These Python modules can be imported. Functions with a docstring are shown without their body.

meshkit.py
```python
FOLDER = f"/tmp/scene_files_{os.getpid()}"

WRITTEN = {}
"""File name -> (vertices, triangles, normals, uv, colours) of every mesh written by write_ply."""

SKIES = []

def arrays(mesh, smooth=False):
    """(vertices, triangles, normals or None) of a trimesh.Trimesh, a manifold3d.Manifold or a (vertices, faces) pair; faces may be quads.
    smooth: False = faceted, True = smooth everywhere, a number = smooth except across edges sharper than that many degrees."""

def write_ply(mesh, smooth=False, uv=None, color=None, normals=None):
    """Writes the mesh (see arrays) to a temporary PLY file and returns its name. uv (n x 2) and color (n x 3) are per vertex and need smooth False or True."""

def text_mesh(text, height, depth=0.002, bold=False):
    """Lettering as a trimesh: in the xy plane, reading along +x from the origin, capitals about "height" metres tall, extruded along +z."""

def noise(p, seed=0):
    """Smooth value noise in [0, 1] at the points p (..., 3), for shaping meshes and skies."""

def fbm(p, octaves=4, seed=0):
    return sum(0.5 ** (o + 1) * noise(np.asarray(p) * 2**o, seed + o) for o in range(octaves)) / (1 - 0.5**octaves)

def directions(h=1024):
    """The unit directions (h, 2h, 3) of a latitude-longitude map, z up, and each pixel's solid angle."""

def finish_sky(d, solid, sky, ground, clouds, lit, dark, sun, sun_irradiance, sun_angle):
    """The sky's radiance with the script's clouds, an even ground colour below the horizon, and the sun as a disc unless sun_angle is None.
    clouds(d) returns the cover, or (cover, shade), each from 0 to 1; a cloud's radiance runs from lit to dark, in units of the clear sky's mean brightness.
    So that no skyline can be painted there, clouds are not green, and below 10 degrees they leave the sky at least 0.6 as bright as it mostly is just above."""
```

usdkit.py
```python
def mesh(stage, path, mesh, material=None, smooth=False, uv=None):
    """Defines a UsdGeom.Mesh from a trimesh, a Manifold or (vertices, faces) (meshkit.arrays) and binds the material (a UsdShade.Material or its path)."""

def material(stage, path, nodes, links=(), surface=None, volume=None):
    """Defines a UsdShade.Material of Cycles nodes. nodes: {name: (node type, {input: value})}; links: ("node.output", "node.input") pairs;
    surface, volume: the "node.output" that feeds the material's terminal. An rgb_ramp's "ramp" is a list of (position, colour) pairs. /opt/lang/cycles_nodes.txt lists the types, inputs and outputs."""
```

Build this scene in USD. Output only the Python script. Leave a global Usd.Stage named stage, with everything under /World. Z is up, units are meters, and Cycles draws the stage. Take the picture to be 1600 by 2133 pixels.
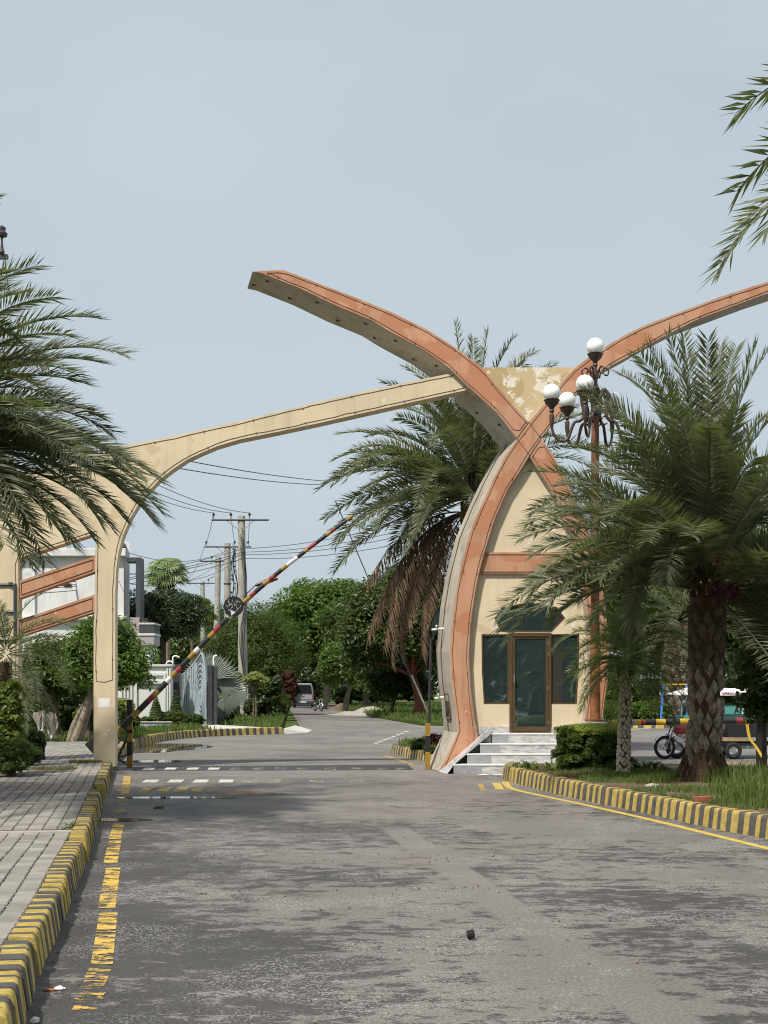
import math, random
import numpy as np, trimesh
from shapely.geometry import Polygon, LineString, Point
from shapely import affinity
import shapely
from pxr import Usd, UsdGeom, UsdLux, UsdShade, Gf, Sdf, Vt
import usdkit, meshkit

# ------------------------------------------------------------------ stage, camera, sky, sun, exposure
stage = Usd.Stage.CreateInMemory()
UsdGeom.SetStageUpAxis(stage, UsdGeom.Tokens.z)
UsdGeom.SetStageMetersPerUnit(stage, 1.0)
UsdGeom.Xform.Define(stage, '/World')
UsdGeom.Scope.Define(stage, '/World/Looks')

F, CX, HY, CH = 2844.0, 800.0, 1430.0, 1.85      # focal length in photo pixels, horizon row, eye height
cam = UsdGeom.Camera.Define(stage, '/World/camera')
cam.CreateHorizontalApertureAttr(36.0)
cam.CreateVerticalApertureAttr(36.0 * 2133 / 1600)
cam.CreateFocalLengthAttr(36.0 * F / 1600)
cam.CreateVerticalApertureOffsetAttr((HY - 1066.5) * 36.0 / 1600)
cam.CreateClippingRangeAttr(Gf.Vec2f(0.1, 5000))
cam.CreateExposureAttr(0.53)
cam.AddTranslateOp().Set(Gf.Vec3d(0, 0, CH))
cam.AddRotateXOp().Set(90)

SUN = np.array([-0.40, -0.57, 0.92]); SUN /= np.linalg.norm(SUN)
sun_el, sun_rot = math.asin(SUN[2]), math.atan2(SUN[0], SUN[1])
SKY_STRENGTH = 0.085
sky_mat = usdkit.material(stage, '/World/Looks/sky_look', {
    'sky': ('sky_texture', dict(sky_type='single_scattering', sun_disc=False, sun_elevation=sun_el, sun_rotation=sun_rot, altitude=200.0, air_density=1.0, aerosol_density=4.0, ozone_density=1.0)),
    'tc': ('texture_coordinate', {}),
    'map': ('mapping', dict(scale=(1.0, 1.0, 2.4))),
    'n': ('noise_texture', dict(scale=1.6, detail=4.0, roughness=0.5, distortion=0.4)),
    'r': ('map_range', dict(from_min=0.3, from_max=0.7, to_min=0.72, to_max=0.95, clamp=True)),
    'veil': ('mix', dict(color2=(4.70, 5.40, 5.92))),
    'bg': ('background_shader', dict(strength=SKY_STRENGTH)),
}, [('tc.generated', 'map.vector'), ('map.vector', 'n.vector'), ('n.fac', 'r.value'), ('r.result', 'veil.fac'), ('sky.color', 'veil.color1'), ('veil.color', 'bg.color')], surface='bg.background')
dome = UsdLux.DomeLight.Define(stage, '/World/sky')
dome.CreateIntensityAttr(1.0)
UsdShade.MaterialBindingAPI.Apply(dome.GetPrim()).Bind(sky_mat)
dome.GetPrim().SetCustomDataByKey('kind', 'structure')
dome.GetPrim().SetCustomDataByKey('label', 'pale blue grey hazy sky over the gate')
sun = UsdLux.DistantLight.Define(stage, '/World/sun')
sun.CreateIntensityAttr(0.88); sun.CreateAngleAttr(3.0); sun.CreateNormalizeAttr(True); sun.CreateColorAttr(Gf.Vec3f(1.0, 0.94, 0.84))
_z = SUN; _x = np.cross([0, 0, 1.0], _z); _x /= np.linalg.norm(_x); _y = np.cross(_z, _x)
sun.AddTransformOp().Set(Gf.Matrix4d(*_x, 0, *_y, 0, *_z, 0, 0, 0, 0, 1))

# ------------------------------------------------------------------ helpers
def P(px, py, Y):
    return np.array([(px - CX) * Y / F, Y, CH + (HY - py) * Y / F])
def G(px, py, z=0.0):
    Y = (CH - z) * F / (py - HY)
    return np.array([(px - CX) * Y / F, Y, z])

used = {}
origin = {}
def numbered(parent, name):
    k = (parent, name); n = used.get(k, 0); used[k] = n + 1
    return f'{parent}/{name}' if n == 0 else f'{parent}/{name}_{n:03d}'
def meta(prim, label=None, cat=None, group=None, kind=None):
    for k, v in (('label', label), ('category', cat), ('group', group), ('kind', kind)):
        if v: prim.SetCustomDataByKey(k, v)
def thing(name, label, cat=None, loc=(0, 0, 0), group=None, kind=None):
    p = numbered('/World', name)
    x = UsdGeom.Xform.Define(stage, p); x.AddTranslateOp().Set(Gf.Vec3d(*map(float, loc)))
    meta(x.GetPrim(), label, cat, group, kind)
    origin[p] = np.asarray(loc, float)
    return p
def tri(m):
    if isinstance(m, trimesh.Trimesh): return np.array(m.vertices), np.array(m.faces)
    v, f = np.asarray(m[0], float), np.asarray(m[1], int)
    if f.shape[1] == 4: f = np.vstack([f[:, [0, 1, 2]], f[:, [0, 2, 3]]])
    return v, f
def part(parent, name, m, mat, smooth=False, label=None, kind=None):
    v, f = tri(m)
    o = origin.get(parent, np.zeros(3))
    p = numbered(parent, name)
    usdkit.mesh(stage, p, (v - o, f), MATS[mat], smooth=smooth)
    origin[p] = o
    meta(stage.GetPrimAtPath(p), label, None, None, kind)
    return p
def single(name, label, cat, m, mat, smooth=False, group=None, kind=None):
    v, f = tri(m)
    p = numbered('/World', name)
    usdkit.mesh(stage, p, (v, f), MATS[mat], smooth=smooth)
    meta(stage.GetPrimAtPath(p), label, cat, group, kind)
    origin[p] = np.zeros(3)
    return p
def copy_of(src, loc, label, rz=0, scale=1.0):
    s = stage.GetPrimAtPath(src); d = s.GetCustomData()
    base = src.split('/')[-1].rstrip('0123456789').rstrip('_')
    p = numbered('/World', base)
    x = UsdGeom.Xform.Define(stage, p)
    x.GetPrim().GetReferences().AddInternalReference(src)
    x.ClearXformOpOrder()
    x.AddTranslateOp().Set(Gf.Vec3d(*map(float, loc)))
    if rz: x.AddRotateZOp().Set(float(rz))
    if scale != 1.0: x.AddScaleOp().Set(Gf.Vec3f(scale, scale, scale))
    x.GetPrim().SetInstanceable(True)
    meta(x.GetPrim(), label, d.get('category'), d.get('group'))
    return p
def join(*ms):
    vs, fs, n = [], [], 0
    for m in ms:
        v, f = tri(m); vs.append(v); fs.append(f + n); n += len(v)
    return np.vstack(vs), np.vstack(fs)

BOXF = np.array([[0, 3, 2, 1], [4, 5, 6, 7], [0, 1, 5, 4], [1, 2, 6, 5], [2, 3, 7, 6], [3, 0, 4, 7]])
def box(x0, x1, y0, y1, z0, z1):
    return np.array([[x0, y0, z0], [x1, y0, z0], [x1, y1, z0], [x0, y1, z0], [x0, y0, z1], [x1, y0, z1], [x1, y1, z1], [x0, y1, z1]], float), BOXF
def cbox(x0, x1, y0, y1, z0, z1, c=0.01):
    """box with chamfered edges"""
    m = trimesh.convex.convex_hull(np.array([[x, y, z] for x, y, z in
        [(a, b, d) for a in (x0 + c, x1 - c) for b in (y0 + c, y1 - c) for d in (z0, z1)] +
        [(a, b, d) for a in (x0 + c, x1 - c) for b in (y0, y1) for d in (z0 + c, z1 - c)] +
        [(a, b, d) for a in (x0, x1) for b in (y0 + c, y1 - c) for d in (z0 + c, z1 - c)]]))
    return tri(m)
def move(m, R=None, t=(0, 0, 0)):
    v, f = tri(m)
    if R is not None: v = v @ np.asarray(R).T
    return v + np.asarray(t, float), f
def rotz(a):
    c, s = math.cos(a), math.sin(a); return np.array([[c, -s, 0], [s, c, 0], [0, 0, 1.0]])
def rotx(a):
    c, s = math.cos(a), math.sin(a); return np.array([[1.0, 0, 0], [0, c, -s], [0, s, c]])
def roty(a):
    c, s = math.cos(a), math.sin(a); return np.array([[c, 0, s], [0, 1.0, 0], [-s, 0, c]])
def tube(pts, r, n=6, cap=True):
    p = np.asarray(pts, float); m = len(p); r = np.broadcast_to(np.asarray(r, float), (m,))
    t = np.gradient(p, axis=0) if m > 2 else np.repeat((p[1:] - p[:1]), 2, 0)
    t = t / (np.linalg.norm(t, axis=1, keepdims=True) + 1e-12)
    a = np.cross(t, [0, 0, 1.0]); bad = np.linalg.norm(a, axis=1) < 0.15
    a[bad] = np.cross(t[bad], [1.0, 0, 0]); a /= np.linalg.norm(a, axis=1, keepdims=True) + 1e-12
    for i in range(1, m):
        if a[i] @ a[i - 1] < 0: a[i] = -a[i]
    b = np.cross(t, a); an = np.arange(n) * 2 * math.pi / n
    v = (p[:, None] + r[:, None, None] * (np.cos(an)[None, :, None] * a[:, None] + np.sin(an)[None, :, None] * b[:, None])).reshape(-1, 3)
    i, j = np.meshgrid(np.arange(m - 1), np.arange(n), indexing='ij')
    q = np.stack([i * n + j, i * n + (j + 1) % n, (i + 1) * n + (j + 1) % n, (i + 1) * n + j], -1).reshape(-1, 4)
    f = np.vstack([q[:, [0, 1, 2]], q[:, [0, 2, 3]]])
    if cap:
        v = np.vstack([v, p[:1], p[-1:]]); k = np.arange(n)
        f = np.vstack([f, np.stack([np.full(n, m * n), (k + 1) % n, k], 1), np.stack([np.full(n, m * n + 1), (m - 1) * n + k, (m - 1) * n + (k + 1) % n], 1)])
    return v, f
def lathe(prof, n=20, loc=(0, 0, 0), lobes=0, amp=0.0):
    """prof: (r, z) from bottom to top"""
    pr = np.asarray(prof, float); m = len(pr); an = np.arange(n) * 2 * math.pi / n
    k = 1 + (amp * np.abs(np.cos(an * lobes / 2)) if lobes else 0 * an)
    v = np.stack([pr[:, 0, None] * (np.cos(an) * k)[None], pr[:, 0, None] * (np.sin(an) * k)[None], np.repeat(pr[:, 1, None], n, 1)], -1).reshape(-1, 3) + np.asarray(loc, float)
    i, j = np.meshgrid(np.arange(m - 1), np.arange(n), indexing='ij')
    q = np.stack([i * n + j, i * n + (j + 1) % n, (i + 1) * n + (j + 1) % n, (i + 1) * n + j], -1).reshape(-1, 4)
    return v, np.vstack([q[:, [0, 1, 2]], q[:, [0, 2, 3]]])
def ball(c, r, n=3):
    m = trimesh.creation.icosphere(subdivisions=n, radius=1.0)
    return np.array(m.vertices) * np.asarray(r) + np.asarray(c, float), np.array(m.faces)
def cyl(a, b, r, n=12): return tube([a, b], [r, r], n)
def torus(c, R, r, axis, n=24, k=8):
    """ring of radius R about axis"""
    ax = np.asarray(axis, float) / np.linalg.norm(axis); u = np.cross(ax, [0, 0, 1.0])
    if np.linalg.norm(u) < 0.1: u = np.array([1.0, 0, 0])
    u /= np.linalg.norm(u); w = np.cross(ax, u)
    A, B = np.meshgrid(np.arange(n) * 2 * math.pi / n, np.arange(k) * 2 * math.pi / k, indexing='ij')
    rad = np.cos(A)[..., None] * u + np.sin(A)[..., None] * w
    v = (np.asarray(c, float) + rad * (R + r * np.cos(B)[..., None]) + ax * (r * np.sin(B))[..., None]).reshape(-1, 3)
    i, j = np.meshgrid(np.arange(n), np.arange(k), indexing='ij')
    q = np.stack([i * k + j, ((i + 1) % n) * k + j, ((i + 1) % n) * k + (j + 1) % k, i * k + (j + 1) % k], -1).reshape(-1, 4)
    return v, np.vstack([q[:, [0, 1, 2]], q[:, [0, 2, 3]]])
def extrude(poly, d):
    ms = [trimesh.creation.extrude_polygon(g, d, engine='earcut') for g in getattr(poly, 'geoms', [poly])]
    return join(*ms)
def xz(pts, Y): return [tuple(P(x, y, Y)[[0, 2]]) for x, y in pts]
def wall(poly, Y, d, skew=0.0):
    """shapely polygon in (x, z) standing at depth Y, made d thick away from the camera"""
    v, f = extrude(poly, d)
    return np.stack([v[:, 0] + skew * v[:, 2], Y + v[:, 2], v[:, 1]], 1), f[:, ::-1]
def sheet(poly, z, thick=0.0):
    """flat polygon in (x, y) at height z"""
    if thick:
        v, f = extrude(poly, thick); v = v.copy(); v[:, 2] += z - thick; return v, f
    vs, fs, n = [], [], 0
    for g in getattr(poly, 'geoms', [poly]):
        v, f = trimesh.creation.triangulate_polygon(g, engine='earcut')
        a = v[f]; s = np.cross(a[:, 1] - a[:, 0], a[:, 2] - a[:, 0]); f = np.where((s < 0)[:, None], f[:, ::-1], f)
        vs.append(np.c_[v, np.full(len(v), z)]); fs.append(f + n); n += len(v)
    return np.vstack(vs), np.vstack(fs)
def smoothline(pts, n=8):
    """Catmull-Rom through the points"""
    p = np.asarray(pts, float); p = np.vstack([2 * p[0] - p[1], p, 2 * p[-1] - p[-2]]); out = []
    for i in range(1, len(p) - 2):
        for t in np.arange(n) / n:
            out.append(0.5 * (2 * p[i] + (p[i + 1] - p[i - 1]) * t + (2 * p[i - 1] - 5 * p[i] + 4 * p[i + 1] - p[i + 2]) * t * t + (3 * p[i] - p[i - 1] - 3 * p[i + 1] + p[i + 2]) * t ** 3))
    out.append(p[-2]); return np.array(out)
def sag(a, b, s, n=10):
    t = np.linspace(0, 1, n)[:, None]; p = np.asarray(a) * (1 - t) + np.asarray(b) * t; p[:, 2] -= s * 4 * (t * (1 - t))[:, 0]; return p

# ------------------------------------------------------------------ materials
MATS = {}
def mat(name, nodes, links, surface='p.BSDF', **k):
    MATS[name] = usdkit.material(stage, '/World/Looks/' + name, nodes, links, surface=surface, **k)
def plain(name, col, rough=0.6, spec=0.35, var=0.12, scale=6.0, bump=0.0, bscale=60.0, metallic=0.0, **k):
    c = np.array(col, float)
    nodes = {'g': ('geometry', {}), 'n': ('noise_texture', dict(scale=scale, detail=5.0, roughness=0.6)),
             'r': ('rgb_ramp', {'ramp': [(0.3, tuple(c * (1 - var))), (0.7, tuple(np.minimum(c * (1 + var), 1)))]}),
             'p': ('principled_bsdf', dict(roughness=rough, specular_ior_level=spec, metallic=metallic, **k))}
    links = [('g.position', 'n.vector'), ('n.fac', 'r.fac'), ('r.color', 'p.base_color')]
    if bump:
        nodes['bn'] = ('noise_texture', dict(scale=bscale, detail=3.0)); nodes['b'] = ('bump', dict(strength=bump, distance=0.02))
        links += [('g.position', 'bn.vector'), ('bn.fac', 'b.height'), ('b.normal', 'p.normal')]
    mat(name, nodes, links)
def plaster(name, col, peel, stain, peel_at=0.66, stain_at=0.58, streak=0.25, pscale=2.2):
    """painted render: blotchy tone, rain streaks, darker stains, patches where the paint has come off"""
    c = np.array(col, float)
    nodes = {
        'g': ('geometry', {}),
        'n1': ('noise_texture', dict(scale=0.9, detail=6.0, roughness=0.6)),
        'r1': ('rgb_ramp', {'ramp': [(0.3, tuple(c * 0.88)), (0.55, tuple(c)), (0.75, tuple(np.minimum(c * 1.08, 1)))]}),
        'ms': ('mapping', dict(scale=(5.0, 5.0, 0.35))), 'n2': ('noise_texture', dict(scale=1.2, detail=4.0)),
        'r2': ('map_range', dict(from_min=0.52, from_max=0.72, to_min=0.0, to_max=streak, clamp=True)),
        'm2': ('mix', dict(color2=tuple(c * 0.55))),
        'n3': ('noise_texture', dict(scale=1.5, detail=4.5, roughness=0.45, distortion=0.6)),
        'r3': ('map_range', dict(from_min=stain_at, from_max=stain_at + 0.03, to_min=0.0, to_max=0.8, clamp=True)),
        'm3': ('mix', dict(color2=stain)),
        'n4': ('noise_texture', dict(scale=pscale, detail=12.0, roughness=0.78)),
        'r4': ('map_range', dict(from_min=peel_at, from_max=peel_at + 0.025, clamp=True)),
        'm4': ('mix', dict(color2=peel)),
        'n5': ('noise_texture', dict(scale=70.0, detail=4.0, roughness=0.7)), 'b': ('bump', dict(strength=0.35, distance=0.008)),
        'p': ('principled_bsdf', dict(roughness=0.85, specular_ior_level=0.2)),
    }
    mat(name, nodes, [('g.position', 'n1.vector'), ('n1.fac', 'r1.fac'), ('g.position', 'ms.vector'), ('ms.vector', 'n2.vector'), ('n2.fac', 'r2.value'),
        ('r2.result', 'm2.fac'), ('r1.color', 'm2.color1'), ('g.position', 'n3.vector'), ('n3.fac', 'r3.value'), ('r3.result', 'm3.fac'), ('m2.color', 'm3.color1'),
        ('g.position', 'n4.vector'), ('n4.fac', 'r4.value'), ('r4.result', 'm4.fac'), ('m3.color', 'm4.color1'), ('m4.color', 'p.base_color'),
        ('g.position', 'n5.vector'), ('n5.fac', 'b.height'), ('b.normal', 'p.normal')])
def leafmat(name, cols, rough=0.45, trans=0.25, spec=0.4, big=0.35):
    """leaves: tone differs from leaf to leaf and from clump to clump, some light passes through"""
    cols = [np.array(c, float) for c in cols]
    mid = tuple(cols[len(cols) // 2])
    mat(name, {
        'g': ('geometry', {}), 'n': ('noise_texture', dict(scale=big, detail=3.0)),
        'a': ('math', dict(math_type='multiply_add', value2=0.5)), 'a2': ('math', dict(math_type='multiply', value2=0.55)),
        'r': ('rgb_ramp', {'ramp': [(0.15 + 0.7 * i / (len(cols) - 1), tuple(c)) for i, c in enumerate(cols)]}),
        'p': ('principled_bsdf', dict(roughness=rough, specular_ior_level=spec)),
        'h': ('mix', dict(mix_type='multiply', fac=1.0, color2=(1.5, 1.7, 0.7))),
        't': ('translucent_bsdf', {}), 'x': ('mix_closure', dict(fac=trans)),
    }, [('g.random_per_island', 'a.value1'), ('g.position', 'n.vector'), ('n.fac', 'a2.value1'), ('a2.value', 'a.value3'), ('a.value', 'r.fac'), ('r.color', 'p.base_color'),
        ('r.color', 'h.color1'), ('h.color', 't.color'), ('p.BSDF', 'x.closure1'), ('t.BSDF', 'x.closure2')], surface='x.closure')

CREAM, ORANGE = (0.65, 0.545, 0.385), (0.50, 0.27, 0.168)
plaster('cream_render', CREAM, (0.72, 0.68, 0.6), (0.54, 0.42, 0.27), peel_at=0.60, stain_at=0.66, streak=0.22)
plaster('cream_arch', (0.625, 0.52, 0.36), (0.72, 0.66, 0.55), (0.54, 0.42, 0.26), peel_at=0.61, stain_at=0.64, streak=0.3)
plaster('cream_peeling', (0.53, 0.41, 0.24), (0.70, 0.65, 0.56), (0.42, 0.31, 0.16), peel_at=0.525, stain_at=0.54, streak=0.5, pscale=2.6)
plaster('orange_render', ORANGE, (0.62, 0.45, 0.33), (0.43, 0.19, 0.105), peel_at=0.625, stain_at=0.50, streak=0.5)
plaster('grey_render', (0.40, 0.355, 0.29), (0.5, 0.46, 0.4), (0.3, 0.265, 0.22), peel_at=0.75, stain_at=0.6, streak=0.6)
plaster('white_render', (0.66, 0.66, 0.66), (0.5, 0.5, 0.5), (0.55, 0.55, 0.56), peel_at=0.8, stain_at=0.64, streak=0.3)
plaster('mauve_render', (0.34, 0.31, 0.31), (0.4, 0.38, 0.38), (0.28, 0.26, 0.26), peel_at=0.8, stain_at=0.64, streak=0.3)
plain('rope_light', (0.13, 0.09, 0.065), 0.5)
plain('bronze', (0.15, 0.10, 0.055), 0.35, 0.5, 0.1, 3, metallic=0.5)
plain('steel', (0.5, 0.5, 0.5), 0.3, 0.5, 0.05, metallic=0.9)
plain('chrome', (0.6, 0.6, 0.6), 0.15, 0.5, 0.03, metallic=1.0)
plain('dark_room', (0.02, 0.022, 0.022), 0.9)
plain('black_paint', (0.018, 0.018, 0.02), 0.45, 0.4, 0.3, 9)
plain('black_rubber', (0.02, 0.02, 0.02), 0.75, 0.3, 0.25, 20)
plain('ochre_paint', (0.27, 0.165, 0.022), 0.5, 0.4, 0.18, 14)
plain('yellow_boom', (0.56, 0.37, 0.03), 0.5, 0.4, 0.15, 14)
plain('red_paint', (0.24, 0.026, 0.026), 0.5, 0.4, 0.35, 14)
plain('white_paint', (0.58, 0.58, 0.56), 0.5, 0.4, 0.08, 10)
plain('bike_red', (0.28, 0.012, 0.02), 0.2, 0.5, 0.1, 5, coat_weight=0.6)
plain('rust_brown', (0.16, 0.062, 0.035), 0.55, 0.35, 0.45, 7, bump=0.2)
plain('rust_orange', (0.30, 0.125, 0.05), 0.6, 0.3, 0.4, 9, bump=0.2)
plain('cast_brown', (0.062, 0.038, 0.026), 0.45, 0.45, 0.3, 14, bump=0.2)
plain('concrete', (0.36, 0.34, 0.30), 0.85, 0.25, 0.2, 5, bump=0.3)
plain('concrete_pale', (0.52, 0.50, 0.46), 0.85, 0.25, 0.15, 4, bump=0.2)
plain('pole_concrete', (0.34, 0.32, 0.28), 0.85, 0.25, 0.22, 3)
plain('wire', (0.05, 0.05, 0.055), 0.6)
plain('slate', (0.055, 0.055, 0.062), 0.5, 0.4, 0.2, 4)
plain('granite_dark', (0.045, 0.042, 0.045), 0.35, 0.5, 0.6, 16)
plain('gate_metal', (0.42, 0.50, 0.55), 0.4, 0.5, 0.08, 3, metallic=0.2)
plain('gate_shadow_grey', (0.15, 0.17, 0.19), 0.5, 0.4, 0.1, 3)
plain('van_paint', (0.30, 0.32, 0.34), 0.3, 0.5, 0.06, 2, coat_weight=0.4)
plain('tail_lamp', (0.3, 0.02, 0.02), 0.25, 0.5)
plain('dark_glass', (0.015, 0.018, 0.02), 0.08, 0.5, 0.1)
plain('bark', (0.13, 0.10, 0.075), 0.9, 0.2, 0.4, 8, bump=0.7, bscale=25)
plain('bark_pale', (0.24, 0.20, 0.15), 0.9, 0.2, 0.35, 8, bump=0.6, bscale=25)
plain('bark_red', (0.20, 0.075, 0.055), 0.9, 0.2, 0.3, 8, bump=0.5, bscale=25)
plain('palm_fibre', (0.075, 0.048, 0.03), 0.95, 0.15, 0.5, 25, bump=1.0, bscale=50)
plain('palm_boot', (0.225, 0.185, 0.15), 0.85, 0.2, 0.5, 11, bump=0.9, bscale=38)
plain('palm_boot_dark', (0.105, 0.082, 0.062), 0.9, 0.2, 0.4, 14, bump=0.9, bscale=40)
plain('small_palm_scale', (0.46, 0.40, 0.32), 0.85, 0.2, 0.3, 20, bump=0.5, bscale=60)
plain('fruit_red', (0.06, 0.012, 0.010), 0.5, 0.4, 0.4, 30)
plain('fruit_orange', (0.36, 0.15, 0.03), 0.5, 0.4, 0.4, 30)
plain('soil', (0.14, 0.10, 0.07), 0.95, 0.15, 0.35, 3, bump=0.8, bscale=14)
plain('mud', (0.13, 0.095, 0.072), 0.7, 0.3, 0.4, 4, bump=1.0, bscale=18)
plain('brick_red', (0.30, 0.10, 0.06), 0.9, 0.2, 0.3, 20, bump=0.5)
plain('teal_sign', (0.08, 0.28, 0.26), 0.5, 0.4, 0.1)
plain('tarp_green', (0.02, 0.05, 0.045), 0.6, 0.3, 0.2)
plain('blue_paint', (0.03, 0.12, 0.42), 0.5)
plain('cloth_white', (0.62, 0.56, 0.52), 0.9, 0.1, 0.08, 3)
plain('pipe_white', (0.75, 0.75, 0.75), 0.35)
plain('wood_board', (0.30, 0.21, 0.13), 0.8, 0.2, 0.25, 7)
plain('kerb_yellow', (0.40, 0.295, 0.082), 0.75, 0.25, 0.3, 14, bump=0.3)
plain('kerb_yellow_worn', (0.42, 0.32, 0.10), 0.8, 0.25, 0.3, 9, bump=0.3)
plain('kerb_dark', (0.085, 0.08, 0.075), 0.75, 0.25, 0.25, 9, bump=0.3)
for i, c in enumerate([(0.255, 0.238, 0.212), (0.285, 0.266, 0.24), (0.232, 0.216, 0.194), (0.30, 0.282, 0.255)]):
    plain(f'paver_tone_{i}', c, 0.85, 0.25, 0.14, 3.5, bump=0.5, bscale=70)
plain('paver_red', (0.275, 0.21, 0.185), 0.85, 0.25, 0.16, 5, bump=0.5, bscale=70)
plain('joint_sand', (0.10, 0.092, 0.08), 0.95, 0.15, 0.3, 8)
plain('litter_white', (0.7, 0.68, 0.66), 0.7)
plain('litter_orange', (0.42, 0.12, 0.05), 0.7)
leafmat('palm_leaf', [(0.105, 0.118, 0.066), (0.165, 0.182, 0.105), (0.235, 0.25, 0.15)], 0.45, 0.28, 0.35, 0.8)
leafmat('palm_leaf_olive', [(0.07, 0.08, 0.03), (0.115, 0.115, 0.042), (0.15, 0.145, 0.055)], 0.45, 0.18, 0.4, 0.8)
leafmat('palm_leaf_young', [(0.12, 0.17, 0.05), (0.20, 0.26, 0.08), (0.27, 0.32, 0.11)], 0.4, 0.25, 0.45, 0.8)
leafmat('palm_leaf_dead', [(0.11, 0.07, 0.045), (0.185, 0.12, 0.08), (0.25, 0.175, 0.12)], 0.8, 0.1, 0.2, 0.8)
leafmat('fan_leaf', [(0.16, 0.19, 0.16), (0.23, 0.27, 0.23), (0.30, 0.34, 0.29)], 0.5, 0.12, 0.4)
leafmat('leaf_dark', [(0.040, 0.062, 0.013), (0.070, 0.105, 0.020), (0.125, 0.165, 0.036)], 0.4, 0.22, 0.45)
leafmat('leaf_mid', [(0.050, 0.080, 0.013), (0.090, 0.135, 0.022), (0.155, 0.205, 0.042)], 0.42, 0.28, 0.4)
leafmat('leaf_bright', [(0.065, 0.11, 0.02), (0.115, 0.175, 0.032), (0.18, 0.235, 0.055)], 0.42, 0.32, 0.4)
leafmat('leaf_lime', [(0.10, 0.14, 0.025), (0.17, 0.20, 0.03), (0.22, 0.24, 0.04)], 0.45, 0.3, 0.4)
leafmat('leaf_tip_sunlit', [(0.17, 0.22, 0.03), (0.28, 0.33, 0.045), (0.36, 0.38, 0.06)], 0.45, 0.3, 0.4)  # sunlight put into the colour of the bush top tips
leafmat('leaf_cream', [(0.22, 0.25, 0.08), (0.42, 0.42, 0.14), (0.55, 0.52, 0.22)], 0.5, 0.25, 0.35)
leafmat('leaf_mango', [(0.03, 0.05, 0.018), (0.055, 0.085, 0.026), (0.11, 0.14, 0.05)], 0.36, 0.15, 0.5)
leafmat('leaf_hazed', [(0.06, 0.09, 0.05), (0.085, 0.12, 0.065), (0.12, 0.155, 0.085)], 0.6, 0.2, 0.3)  # distance haze put into the leaf colour as a greyer green
leafmat('leaf_purple', [(0.05, 0.015, 0.025), (0.10, 0.03, 0.04), (0.13, 0.06, 0.05)], 0.5, 0.2, 0.35)
leafmat('leaf_russet', [(0.07, 0.022, 0.016), (0.11, 0.034, 0.022), (0.15, 0.06, 0.035)], 0.6, 0.2, 0.3)
leafmat('grass_blade', [(0.085, 0.125, 0.03), (0.14, 0.185, 0.05), (0.22, 0.24, 0.09)], 0.55, 0.3, 0.3, 0.5)
leafmat('grass_dry', [(0.13, 0.11, 0.05), (0.19, 0.165, 0.08), (0.15, 0.17, 0.06)], 0.7, 0.2, 0.25, 0.5)

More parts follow.
